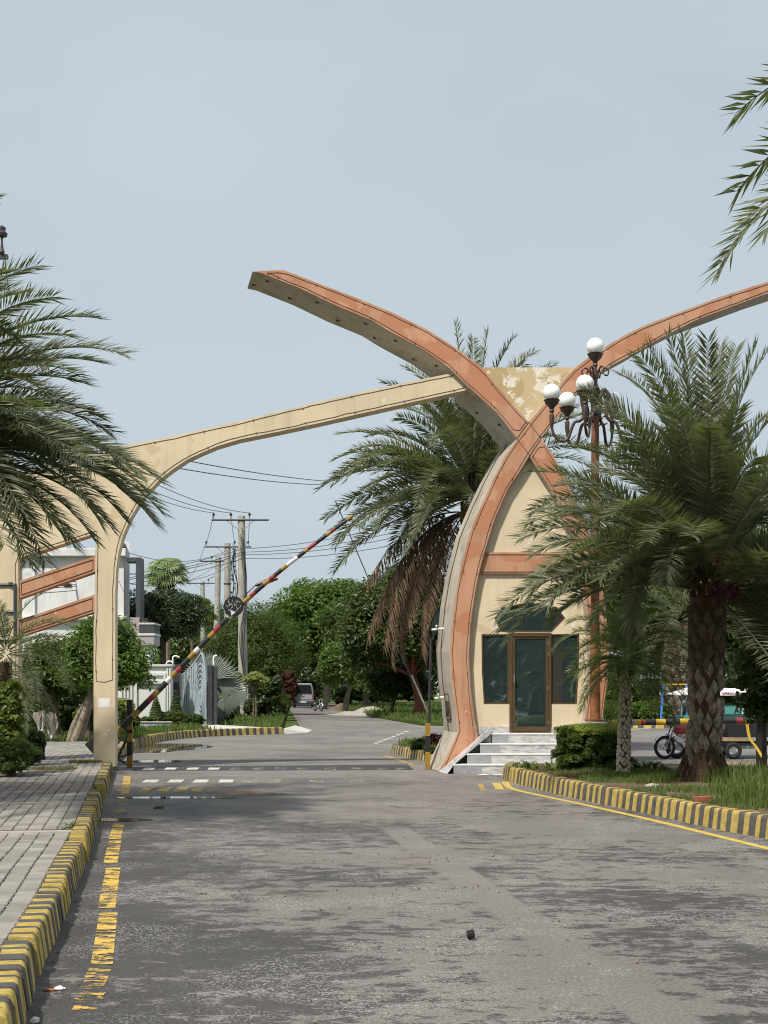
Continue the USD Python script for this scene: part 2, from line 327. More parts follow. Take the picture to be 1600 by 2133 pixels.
def asphalt():
    """bitumen with a torn film of dry dust, pale stone chips, brown silt and one smooth trench repair"""
    a, b = np.array([0.18, 17.5]), np.array([1.58, 7.48]); d = (b - a) / np.linalg.norm(b - a); nrm = (-d[1], d[0])
    M = lambda t, **k: ('math', dict(math_type=t, **k)); R = lambda f0, f1, t0=0.0, t1=1.0: ('map_range', dict(from_min=f0, from_max=f1, to_min=t0, to_max=t1, clamp=True))
    nodes = {
        'g': ('geometry', {}), 'xyz': ('separate_xyz', {}),
        'n1': ('noise_texture', dict(scale=0.32, detail=3.0, roughness=0.5)), 'm1': ('mapping', dict(scale=(0.85, 1.45, 1.0))),
        'n2': ('noise_texture', dict(scale=3.4, detail=14.0, roughness=0.80, distortion=0.0)),
        's2': M('multiply', value2=0.5), 's': M('multiply_add', value2=0.85),
        'kd': M('multiply_add', value2=0.177, value3=0.62), 'kx': M('add'), 'kr': R(0.3, 2.6, -0.075, 0.02), 's3': M('add'), 'film': R(0.656, 0.676),
        'dot': ('vector_math', dict(math_type='dot_product', vector2=(nrm[0], nrm[1], 0.0))), 'off': M('subtract', value2=float(np.dot(a, nrm))), 'abs': M('absolute'), 'wob': M('multiply_add', value2=0.3),
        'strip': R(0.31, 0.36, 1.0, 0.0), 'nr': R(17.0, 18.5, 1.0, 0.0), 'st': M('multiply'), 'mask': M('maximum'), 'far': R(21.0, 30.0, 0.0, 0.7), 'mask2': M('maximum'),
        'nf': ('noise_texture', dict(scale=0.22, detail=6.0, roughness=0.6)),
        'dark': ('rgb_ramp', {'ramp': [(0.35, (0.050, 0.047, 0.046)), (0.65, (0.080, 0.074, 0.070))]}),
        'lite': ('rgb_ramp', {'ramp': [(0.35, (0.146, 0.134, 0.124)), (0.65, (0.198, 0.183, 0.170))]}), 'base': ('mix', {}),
        'v': ('voronoi_texture', dict(scale=85.0)), 'vn': ('noise_texture', dict(scale=0.8, detail=6.0, roughness=0.65)), 'vr': R(0.47, 0.57, 0.0, 0.75), 'vs': ('separate_color', {}), 'vt': R(0.78, 0.82), 'vm': M('multiply'), 'sp': ('mix', dict(color2=(0.33, 0.315, 0.30))),
        'fine': ('noise_texture', dict(scale=38.0, detail=6.0, roughness=0.8)), 'fr': R(0.3, 0.7, 0.45, 1.6), 'fm': ('mix', dict(mix_type='multiply', fac=1.0)), 'fc': ('combine_xyz', {}),
        'brn': ('noise_texture', dict(scale=0.55, detail=9.0, roughness=0.75)), 'brr': R(0.60, 0.70, 0.0, 0.6), 'bm': ('mix', dict(color2=(0.105, 0.077, 0.06))),
        'rough': R(0.0, 1.0, 0.6, 0.9), 'b': ('bump', dict(strength=0.6, distance=0.012)), 'p': ('principled_bsdf', dict(specular_ior_level=0.3)),
    }
    L = """g.position>xyz.vector g.position>n1.vector g.position>m1.vector m1.vector>n2.vector n1.fac>s2.value1 n2.fac>s.value1 s2.value>s.value3 xyz.y>kd.value1 kd.value>kx.value1 xyz.x>kx.value2
        kx.value>kr.value s.value>s3.value1 kr.result>s3.value2 s3.value>film.value g.position>dot.vector1 dot.value>off.value1 off.value>abs.value1 n2.fac>wob.value1 abs.value>wob.value3 wob.value>strip.value xyz.y>nr.value
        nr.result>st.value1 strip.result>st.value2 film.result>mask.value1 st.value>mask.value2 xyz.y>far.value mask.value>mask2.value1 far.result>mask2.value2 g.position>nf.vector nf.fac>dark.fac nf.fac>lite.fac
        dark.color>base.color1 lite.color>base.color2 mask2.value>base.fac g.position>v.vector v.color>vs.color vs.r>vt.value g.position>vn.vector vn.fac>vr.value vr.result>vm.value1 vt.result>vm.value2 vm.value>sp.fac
        base.color>sp.color1 g.position>fine.vector fine.fac>fr.value fr.result>fc.x fr.result>fc.y fr.result>fc.z sp.color>bm.color1 g.position>brn.vector brn.fac>brr.value brr.result>bm.fac bm.color>fm.color1
        fc.vector>fm.color2 fm.color>p.base_color mask2.value>rough.value rough.result>p.roughness fine.fac>b.height b.normal>p.normal"""
    mat('asphalt', nodes, [tuple(x.split('>')) for x in L.split()])
asphalt()
def worn(name, col, at, scale=3.0):
    """road paint, worn through in places"""
    c = np.array(col)
    mat(name, {'g': ('geometry', {}), 'mp': ('mapping', dict(scale=(1.0, 2.2, 1.0))), 'n': ('noise_texture', dict(scale=scale, detail=8.0, roughness=0.75)),
        'r': ('map_range', dict(from_min=at, from_max=at + 0.03, clamp=True)), 'n2': ('noise_texture', dict(scale=9.0, detail=4.0)),
        'rr': ('rgb_ramp', {'ramp': [(0.3, tuple(c * 0.75)), (0.7, tuple(c))]}), 't': ('transparent_bsdf', {}), 'p': ('principled_bsdf', dict(roughness=0.7, specular_ior_level=0.3)), 'x': ('mix_closure', {})},
        [('g.position', 'mp.vector'), ('mp.vector', 'n.vector'), ('n.fac', 'r.value'), ('g.position', 'n2.vector'), ('n2.fac', 'rr.fac'), ('rr.color', 'p.base_color'), ('r.result', 'x.fac'), ('t.BSDF', 'x.closure1'), ('p.BSDF', 'x.closure2')], surface='x.closure')
worn('worn_yellow', (0.64, 0.43, 0.10), 0.475)
worn('worn_yellow_thin', (0.60, 0.40, 0.10), 0.52, 5.0)
worn('line_yellow', (0.58, 0.43, 0.10), 0.37)
worn('worn_white', (0.62, 0.60, 0.56), 0.42)
worn('worn_white_thin', (0.55, 0.53, 0.49), 0.54, 4.0)
worn('worn_black', (0.06, 0.058, 0.058), 0.40)
mat('puddle_water', {'g': ('glossy_bsdf', dict(color=(0.95, 0.95, 0.95), roughness=0.02)), 'd': ('diffuse_bsdf', dict(color=(0.10, 0.085, 0.07))), 'f': ('fresnel', dict(IOR=1.45)), 'x': ('mix_closure', {})},
    [('f.fac', 'x.fac'), ('d.BSDF', 'x.closure1'), ('g.BSDF', 'x.closure2')], surface='x.closure')
mat('window_glass', {'df': ('diffuse_bsdf', dict(color=(0.10, 0.16, 0.165))), 'y': ('mix_closure', dict(fac=0.2)), 'g': ('glossy_bsdf', dict(color=(0.9, 0.95, 0.95), roughness=0.02)), 't': ('transparent_bsdf', dict(color=(0.28, 0.34, 0.34))), 'f': ('fresnel', dict(IOR=2.9)), 'x': ('mix_closure', {})},
    [('f.fac', 'x.fac'), ('t.BSDF', 'y.closure1'), ('df.BSDF', 'y.closure2'), ('y.closure', 'x.closure1'), ('g.BSDF', 'x.closure2')], surface='x.closure')  # teal diffuse share paints in the green of reflected trees
mat('globe_white', {'p': ('principled_bsdf', dict(base_color=(0.82, 0.82, 0.80), roughness=0.3, specular_ior_level=0.4))}, [])
mat('marble', {'g': ('geometry', {}), 'mp': ('mapping', dict(rotation=(0.0, 0.75, 0.3), scale=(1.0, 1.0, 3.4))), 'n': ('noise_texture', dict(scale=3.2, detail=7.0, roughness=0.68, distortion=1.2)),
    'o': ('object_info', {}), 'r': ('rgb_ramp', {'ramp': [(0.34, (0.22, 0.23, 0.25)), (0.47, (0.40, 0.40, 0.41)), (0.55, (0.5, 0.495, 0.49)), (0.7, (0.56, 0.55, 0.54))]}), 'p': ('principled_bsdf', dict(roughness=0.3, specular_ior_level=0.5))},
    [('g.position', 'mp.vector'), ('mp.vector', 'n.vector'), ('n.fac', 'r.fac'), ('r.color', 'p.base_color')])
mat('marble_grey', {'g': ('geometry', {}), 'n': ('noise_texture', dict(scale=9.0, detail=7.0, roughness=0.7)), 'r': ('rgb_ramp', {'ramp': [(0.3, (0.22, 0.23, 0.25)), (0.7, (0.36, 0.37, 0.39))]}), 'p': ('principled_bsdf', dict(roughness=0.35))},
    [('g.position', 'n.vector'), ('n.fac', 'r.fac'), ('r.color', 'p.base_color')])
plain('marble_edge', (0.64, 0.64, 0.635), 0.3, 0.5, 0.05)
plain('tile_blue', (0.42, 0.46, 0.54), 0.4, 0.5, 0.35, 22)
def groundmat():
    mat('grass_ground', {'g': ('geometry', {}), 'n': ('noise_texture', dict(scale=0.6, detail=8.0, roughness=0.7)),
        'r': ('rgb_ramp', {'ramp': [(0.30, (0.10, 0.085, 0.05)), (0.45, (0.06, 0.085, 0.022)), (0.7, (0.09, 0.13, 0.032))]}), 'nb': ('noise_texture', dict(scale=12.0, detail=6.0)), 'b': ('bump', dict(strength=0.9, distance=0.06)),
        'p': ('principled_bsdf', dict(roughness=0.9, specular_ior_level=0.1))},
        [('g.position', 'n.vector'), ('n.fac', 'r.fac'), ('r.color', 'p.base_color'), ('g.position', 'nb.vector'), ('nb.fac', 'b.height'), ('b.normal', 'p.normal')])
groundmat()

# ------------------------------------------------------------------ plants: builders
def norm(a): return a / (np.linalg.norm(a, axis=-1, keepdims=True) + 1e-12)
def frond(rng, base, az, el, L, droop, leaf=0.42, n=70, width=0.034, vee=0.35, petiole=0.14, curl=0.0, twist=0.0, hang=0.06, stem=0.022, pw=1.8, plumose=0.16):
    """a feather palm frond: a curved midrib with two rows of pointed leaflets"""
    M = n; t = np.linspace(0, 1, M + 1)
    e = el - droop * t ** pw; a = az + curl * t
    d = np.stack([np.cos(e) * np.cos(a), np.cos(e) * np.sin(a), np.sin(e)], 1)
    pos = np.asarray(base) + np.vstack([np.zeros(3), np.cumsum((d[1:] + d[:-1]) / 2, 0) * L / M])
    S = np.stack([-np.sin(a), np.cos(a), 0 * a], 1); U = np.cross(d, S); tw = twist * (0.3 + t)
    S, U = S * np.cos(tw)[:, None] + U * np.sin(tw)[:, None], U * np.cos(tw)[:, None] - S * np.sin(tw)[:, None]
    ts = np.linspace(petiole, 0.995, n); ts = np.repeat(ts, 2) + rng.normal(0, 0.25 / n, 2 * n); ts = np.clip(ts, 0, 1); sg = np.tile([1.0, -1.0], n)
    f = lambda A: np.stack([np.interp(ts, t, A[:, k]) for k in range(3)], 1)
    p, D, SS, UU = f(pos), norm(f(d)), norm(f(S)), norm(f(U))
    x = (ts - petiole) / (1 - petiole)
    ang = np.radians(68 - 32 * x ** 1.3) + rng.normal(0, 0.08, 2 * n); v = vee + rng.normal(0, plumose, 2 * n)
    dl = norm(np.cos(ang)[:, None] * D + np.sin(ang)[:, None] * (np.cos(v)[:, None] * sg[:, None] * SS + np.sin(v)[:, None] * UU))
    l = leaf * np.minimum(1, 0.35 + 2.6 * x) * (1 - 0.5 * x ** 2.5) * rng.uniform(0.85, 1.1, 2 * n)
    w = norm(D - (D * dl).sum(1, keepdims=True) * dl + UU * rng.normal(0.25, 0.35, (2 * n, 1)))
    g = np.array([0, 0, -1.0])
    wd = width * (1 - 0.35 * x)[:, None] * 0.5
    bend = rng.normal(0, .05, (2 * n, 1)) * l[:, None] * w
    mid = p + dl * (l * 0.36)[:, None] + g * (hang * 0.15 * l)[:, None]
    q = np.stack([mid + w * wd, mid - w * wd, p + dl * l[:, None] + g * (hang * l)[:, None] + bend], 1)
    tv, tf = tube(pos, np.linspace(stem, 0.004, M + 1), 4, False)
    b = np.clip(np.rint(ts * M), 0, M).astype(int) * 4 + np.where(sg > 0, 0, 2); k = len(tv) + np.arange(2 * n) * 3      # each leaflet grows from the midrib's own vertices
    fs = np.vstack([np.c_[b, b + 1, k], np.c_[b, k, k + 1], np.c_[k + 1, k, k + 2]])
    return np.vstack([tv, q.reshape(-1, 3)]), np.vstack([tf, fs])

def aim(rng, base, tip, L0, pw=1.8):
    """(azimuth, start elevation, droop, length) of a frond that starts at base and ends at tip"""
    d = np.asarray(tip, float) - base; D, V = math.hypot(d[0], d[1]), d[2]; L = max(L0 * .7, np.linalg.norm(d) * 1.05)
    el, dr = np.meshgrid(np.linspace(-.8, 1.55, 60), np.linspace(.15, 3.0, 60), indexing='ij'); t = (np.arange(22) + .5) / 22; e = el[..., None] - dr[..., None] * t ** pw
    err = np.hypot(np.cos(e).mean(-1) * L - D, np.sin(e).mean(-1) * L - V) + .03 * np.abs(dr - 0.95); i = np.unravel_index(err.argmin(), err.shape)
    return math.atan2(d[1], d[0]), el[i], dr[i], L

def scales(base, top, r0, r1, rows, around, hgt, proud=0.03, curve=None):
    """the cut leaf bases of a palm trunk, one mesh each, set in spirals"""
    base, top = np.asarray(base, float), np.asarray(top, float); out = []
    for i in range(rows):
        u = (i + 0.5) / rows; c = base + (top - base) * u + (curve(u) if curve else 0); r = r0 + (r1 - r0) * u
        for j in range(around):
            th = 2 * math.pi * (j + 0.5 * (i % 2)) / around + 0.01 * i + srng.normal(0, 0.09)
            rad = np.array([math.cos(th), math.sin(th), 0]); tan = np.array([-math.sin(th), math.cos(th), 0]); w = math.pi * r / around * srng.uniform(1.0, 1.12); h = hgt * srng.uniform(0.8, 1.15)
            o = c + rad * r + [0, 0, srng.normal(0, .16 * hgt)]; pr = proud * srng.uniform(0.75, 1.25); w *= 0.93; zz = np.array([0, 0, 1.0])
            v = np.array([o - zz * h * .5 - rad * .01, o - tan * w * .9 - zz * h * .1 - rad * .03, o + tan * w * .9 - zz * h * .1 - rad * .03, o + zz * h * .5 - rad * .02,
                          o - zz * h * .32 + rad * pr * .8, o - tan * w * .62 + rad * pr * .75, o + tan * w * .62 + rad * pr * .75, o + zz * h * .30 + rad * pr * 1.1, o + rad * pr * 1.15])
            out.append((v, np.array([[0, 4, 1], [0, 2, 4], [1, 4, 5], [2, 6, 4], [1, 5, 3], [2, 3, 6], [5, 7, 3], [6, 3, 7], [4, 8, 5], [4, 6, 8], [8, 7, 5], [8, 6, 7]])))
    return out
srng = np.random.default_rng(11)

def leaves(rng, c, r, n, size, flat=0.6, droop=0.25, shell=0.55, aspect=0.45):
    """n leaf-sized faces through the clump (c, r): long pointed diamonds facing mostly outward and up"""
    d = norm(rng.normal(size=(n, 3))); d[:, 2] = np.where(d[:, 2] < -0.35, -d[:, 2] * 0.6, d[:, 2]); d = norm(d)
    rad = (shell + (1 - shell) * rng.random(n) ** 0.6)[:, None]
    p = np.asarray(c) + d * rad * np.asarray(r)
    nr = norm(d * (1 - flat) + np.array([0, 0, flat]) + rng.normal(0, 0.38, (n, 3)))
    ax = norm(np.cross(nr, rng.normal(size=(n, 3)))); ax = norm(ax + d * 0.5 + np.array([0, 0, -droop])); b = norm(np.cross(nr, ax))
    s = (size * rng.uniform(0.65, 1.25, n))[:, None]
    q = np.stack([p - ax * s * .5, p + b * s * aspect * .5 + nr * s * 0.05, p + ax * s * .5, p - b * s * aspect * .5 + nr * s * 0.05], 1).reshape(-1, 3)
    k = np.arange(n)[:, None] * 4
    return q, np.vstack([k + [0, 1, 2], k + [0, 2, 3]])
def crown(rng, c, R, clumps, per, size, cr=0.36, inner=0.5, low=-0.6, **k):
    """a crown: uneven clumps of leaves spread through an ellipsoid"""
    c, R = np.asarray(c, float), np.broadcast_to(np.asarray(R, float), (3,)); ms, cs, sd = [], [], rng.uniform(0, 90)
    for i in range(clumps):
        z = low + (1 - low) * (i + 0.5) / clumps; a = i * 2.39996 + rng.normal(0, 0.4); h = math.sqrt(max(0.02, 1 - z * z))
        d = np.array([h * math.cos(a), h * math.sin(a), z]) * (inner + (1 - inner) * rng.random() ** 0.5) * rng.uniform(0.85, 1.08)
        d = d * (0.62 + 0.72 * meshkit.noise(d * 1.7 + sd))
        q = c + d * R * (1 - cr * 0.6); s = R.mean() * cr * rng.uniform(0.7, 1.3)
        ms.append(leaves(rng, q, (s, s, s * 0.72), int(per * rng.uniform(0.7, 1.3)), size, **k)); cs.append(q)
    return join(*ms), cs
def tree(name, label, base, c, R, clumps, per, size, leaf, bark='bark', tr=0.18, seed=1, group=None, cat='tree', lean=0.0, stems=1, limbs=7, **k):
    rng = np.random.default_rng(seed); base, c = np.asarray(base, float), np.asarray(c, float)
    t = thing(name, label, cat, base, group)
    m, cs = crown(rng, c, R, clumps, per, size, **k)
    ws = []
    for s in range(stems):
        b = base + (0 if stems == 1 else np.array([math.cos(s * 2.4), math.sin(s * 2.4), 0]) * tr * 1.6)
        fork = b * 0.45 + c * 0.55; fork[2] = max(b[2] + 0.5, c[2] - np.broadcast_to(R, (3,))[2] * 0.55)
        ws.append(tube(smoothline([b - [0, 0, .1], b * .6 + fork * .4 + rng.normal(0, tr * .5, 3) * [1, 1, 0], fork], 4), np.linspace(tr * 1.15, tr * 0.7, 9), 8))
        for i in rng.choice(len(cs), min(limbs, len(cs)), replace=False):
            q = cs[i]; ws.append(tube(smoothline([fork, fork * .5 + q * .5 + [0, 0, .1 * (q[2] - fork[2])], q], 3), np.linspace(tr * 0.55, tr * 0.1, 7), 6))
    part(t, 'trunk', join(*ws), bark, smooth=40); part(t, 'crown', m, leaf)
    return t
def bush(name, label, base, R, clumps, per, size, leaf, seed=1, group=None, cat='bush', boxy=0.4, top=None, **k):
    """low plant of leaves on a few short stems; boxy > 0 squares it off as if clipped"""
    rng = np.random.default_rng(seed); base = np.asarray(base, float); R = np.broadcast_to(np.asarray(R, float), (3,))
    t = thing(name, label, cat, base, group)
    c = base + [0, 0, R[2]]
    m, cs = crown(rng, c, R, clumps, per, size, low=-0.95, **k)
    if boxy:
        u = (m[0] - c) / R; r = np.linalg.norm(u, axis=1, keepdims=True); mx = np.abs(u).max(1, keepdims=True)
        m = (c + u * (1 - boxy + boxy * r / np.maximum(mx, 1e-6)) * R, m[1])
    m[0][:, 2] = np.maximum(m[0][:, 2], base[2] + 0.01)
    st = [tube([base + [rng.normal(0, .12 * R[0]), rng.normal(0, .12 * R[1]), -.05], base * .4 + q * .6, q], [0.03, 0.02, 0.008], 5) for q in cs[::max(1, len(cs) // 7)]]
    part(t, 'stem', join(*st), 'bark'); part(t, 'foliage', m, leaf)
    return t
def blades(rng, poly, n, h, z, lean=0.45, width=0.012, zf=None, bare=0.0):
    """grass blades scattered over a polygon"""
    x0, y0, x1, y1 = poly.bounds; pts = np.zeros((0, 2))
    while len(pts) < n:
        q = np.c_[rng.uniform(x0, x1, 2 * n), rng.uniform(y0, y1, 2 * n)]
        pts = np.vstack([pts, q[shapely.contains_xy(poly, q[:, 0], q[:, 1])]])
    pts = pts[meshkit.fbm(np.c_[pts * .9 + 40, np.zeros(len(pts))], 3, 9) > bare]; n = min(n, len(pts)); pts = pts[:n]; m = meshkit.fbm(np.c_[pts * 1.3, np.zeros(n)], 3, 5); hh = h * rng.uniform(0.4, 1.2, n) * (0.35 + 1.2 * m)
    a = rng.uniform(0, 6.283, n); ln = rng.uniform(0.1, 1.0, n) * lean; dx = np.stack([np.cos(a), np.sin(a)], 1)
    b = rng.uniform(0, 6.283, n); w = np.stack([np.cos(b), np.sin(b)], 1) * width * rng.uniform(0.6, 1.5, (n, 1))
    zb = np.full(n, z) if zf is None else zf(pts)
    A = lambda xy, zz: np.c_[xy, zz]
    q = np.stack([A(pts - w, zb), A(pts + w, zb), A(pts + w * .7 + dx * (ln * hh * .35)[:, None], zb + hh * .6), A(pts - w * .7 + dx * (ln * hh * .35)[:, None], zb + hh * .6), A(pts + dx * (ln * hh)[:, None], zb + hh * (1 - .25 * ln))], 1).reshape(-1, 3)
    k = np.arange(n)[:, None] * 5
    return q, np.vstack([k + [0, 1, 2], k + [0, 2, 3], k + [3, 2, 4]])
def herb(rng, base, n, L, w, el=(0.5, 1.3), droop=1.2):
    """a rosette of arching strap leaves"""
    ms = []
    for i in range(n):
        a = rng.uniform(0, 6.283); e = rng.uniform(*el); l = L * rng.uniform(0.6, 1.15); t = np.linspace(0, 1, 5); ee = e - droop * t ** 1.5
        d = np.stack([np.cos(ee) * math.cos(a), np.cos(ee) * math.sin(a), np.sin(ee)], 1); p = np.asarray(base) + rng.normal(0, .02, 3) * [1, 1, 0] + np.vstack([np.zeros(3), np.cumsum(d[1:], 0) * l / 4])
        s = np.array([-math.sin(a), math.cos(a), 0]) * w * .5; ww = np.array([.5, .9, 1, .65, .02])[:, None]
        v = np.vstack([p - s * ww, p + s * ww]); k = np.arange(4)
        ms.append((v, np.vstack([np.c_[k, k + 5, k + 6], np.c_[k, k + 6, k + 1]])))
    return join(*ms)
def fanleaf(rng, hub, nrm, up, R, seg, spread, width, hang=0.15):
    """a palmate leaf: folded segments spread from the hub"""
    nrm, up = norm(np.asarray(nrm, float)), np.asarray(up, float); up = norm(up - nrm * (up @ nrm)); rt = np.cross(up, nrm); hub = np.asarray(hub, float); vs, fs = [], []
    for i in range(seg):
        a = -spread / 2 + spread * (i + 0.5) / seg; d = up * math.cos(a) + rt * math.sin(a); q = -up * math.sin(a) + rt * math.cos(a); r = R * rng.uniform(.9, 1.06) * (1 - .12 * abs(a) / spread)
        w = width * R; f = nrm * w * .25; g = np.array([0, 0, -hang * r * rng.uniform(.4, 1.2)])
        v = [hub, hub + d * r * .55 - q * w * .5 - f, hub + d * r * .55 + f + g * .2, hub + d * r * .55 + q * w * .5 - f, hub + d * r + g]
        k = len(vs); vs += v; fs += [[k, k + 1, k + 2], [k, k + 2, k + 3], [k + 1, k + 4, k + 2], [k + 2, k + 4, k + 3]]
    return np.array(vs), np.array(fs)

# ------------------------------------------------------------------ ground, roads, pavement
single('ground', 'flat grassy earth running to the horizon behind the trees', None, sheet(Polygon([(-700, -120), (700, -120), (700, 900), (-700, 900)]), -0.03), 'grass_ground', kind='structure')
KL = np.array([[-0.30, -2.5], [-1.15, 3.0], [-1.97, 7.48], [-2.18, 8.55], [-2.36, 9.75], [-2.56, 11.0], [-2.85, 12.65], [-3.12, 14.3], [-3.62, 17.1], [-4.38, 21.3]])
KL2 = np.array([[-4.62, 22.7], [-5.1, 25.3], [-5.50, 27.6], [-5.86, 29.6]])
KL3 = np.array([[-6.02, 30.5], [-6.5, 33.2], [-6.98, 37.0], [-7.42, 41.0], [-7.5, 45.4], [-7.05, 48.7], [-6.25, 50.6], [-5.15, 52.0], [-3.93, 53.0]])
KR = np.array([[2.62, 28.7], [2.40, 27.6], [2.42, 26.7], [2.72, 24.8], [3.16, 22.5], [3.83, 19.8], [4.33, 17.6], [4.64, 16.5], [5.55, 12.0], [6.5, 7.0], [7.4, 2.0]])
KI = np.array([[1.10, 31.6], [0.99, 33.3], [0.58, 35.6], [0.23, 37.6], [0.30, 38.5], [0.8, 40.6]])
KF = np.array([[9.0, 61.0], [13.0, 60.2], [20.0, 59.8], [30.0, 59.6]])
road = thing('road', 'worn grey asphalt road with dusty film, dark patches and faded paint', kind='structure')
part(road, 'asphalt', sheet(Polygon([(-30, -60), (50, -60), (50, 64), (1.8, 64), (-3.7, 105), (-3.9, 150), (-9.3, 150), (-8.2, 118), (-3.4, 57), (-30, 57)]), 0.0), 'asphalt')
H = 0.20
edge = [tuple(p) for p in np.vstack([KL, KL2, KL3])]
inner = LineString(edge).parallel_offset(0.16, 'left')
inner = [c for c in inner.coords]
if inner[0][1] > inner[-1][1]: inner = inner[::-1]
left_land = Polygon(inner + [(-4.2, 55.5), (-7.4, 105), (-9.6, 140), (-12, 190), (-120, 190), (-120, -40), (-3, -40)]).buffer(0)
drive_poly = Polygon([tuple(G(x, y, .2)[:2]) for x, y in ((420, 1509), (452, 1510), (560, 1516), (625, 1519), (625, 1530), (520, 1526), (450, 1520), (425, 1514))]).intersection(left_land)
single('left_verge', 'raised green verge and lawn on the left of the road', None, sheet(left_land, H - 0.02, 0.2), 'grass_ground', kind='structure')
island = Polygon([tuple(p) for p in LineString(KR).parallel_offset(0.14, 'left').coords][::1] + [(11.0, 2.0), (10.5, 15), (9.6, 24), (7.9, 27.6), (5.0, 29.2)]).buffer(0)
single('median_island', 'raised island of soil and grass under the big date palm', None, sheet(island, 0.23, 0.22), 'soil', kind='structure')
island2 = Polygon([(1.3, 31.4), (1.15, 33.3), (0.4, 37.6), (0.5, 38.4), (1.0, 40.5), (2.2, 42), (4.2, 41), (4.6, 33), (4.6, 31.4)])
single('rear_island', 'planted island behind the gatehouse', None, sheet(island2, 0.2, 0.19), 'grass_ground', kind='structure')
far_land = Polygon([(9.0, 61.15), (40, 60), (90, 70), (90, 220), (-3.2, 220), (-3.4, 105), (0.0, 78), (1.9, 66.5)])
single('far_verge', 'overgrown grass verge under the far trees', None, sheet(far_land, 0.14, 0.15), 'grass_ground', kind='structure')

def kerb_section(p0, p1, n0, n1, h, dz, w=0.2):
    prof = [(0.0, 0.0), (0.028, h - 0.05), (0.036, h - 0.018), (0.06, h), (w, h), (w, 0.0)]
    v = []
    for p, n in ((p0, n0), (p1, n1)):
        for o, z in prof: v.append([p[0] + n[0] * (o - dz), p[1] + n[1] * (o - dz), z + (dz if z > .1 else 0)])
    f = []
    for i in range(6):
        j = (i + 1) % 6; f += [[i, j, 6 + j], [i, 6 + j, 6 + i]]
    for i in range(1, 5): f += [[0, i + 1, i], [6, 6 + i, 7 + i]]
    return np.array(v), np.array(f)
def kerb(label, path, step, h, side, worn_p=0.0, seed=0, group=None):
    """a run of kerb, one piece for every painted stripe, black and yellow by turns"""
    rng = np.random.default_rng(seed)
    ls = smoothline(path, 10); s = np.r_[0, np.cumsum(np.linalg.norm(np.diff(ls, axis=0), axis=1))]; N = int(s[-1] / step)
    at = np.linspace(0, s[-1], N + 1); X = np.c_[np.interp(at, s, ls[:, 0]), np.interp(at, s, ls[:, 1])]
    T = norm(np.gradient(X, axis=0)); NN = np.c_[-T[:, 1], T[:, 0]] * side
    t = thing('kerb', label, 'kerb', (*X[0], 0), group)
    cut = rng.uniform(-0.2, 0.2, N + 1) * step; X = X + T * cut[:, None]
    for i in range(N):
        v, f = kerb_section(X[i], X[i + 1], NN[i], NN[i + 1], h, rng.normal(0, 0.006))
        if side < 0: f = f[:, ::-1]
        part(t, 'kerb_stone', (v, f), 'kerb_dark' if i % 2 else ('kerb_yellow_worn' if rng.random() < worn_p else 'kerb_yellow'), smooth=50)
    return t
kerb('long yellow and black striped kerb along the left pavement, nearest the viewer', KL[1:], 0.131, 0.24, 1, seed=1)
kerb('short dull yellow striped kerb running up to the cream left gate pillar', KL2, 0.19, 0.23, 1, 0.5, 2)
kerb('yellow and black kerb curving away beyond the left pillar to the white driveway', KL3, 0.17, 0.27, 1, 0.55, 3)
kerb('yellow and grey striped kerb curving round the palm island on the right', KR, 0.129, 0.27, 1, 0.1, 4)
kerb('weathered striped kerb of the planted island just left of the gatehouse', KI, 0.16, 0.24, -1, 0.9, 5)
kerb('faint striped kerb across the far side of the right hand road', KF, 0.26, 0.25, 1, 0.9, 6)

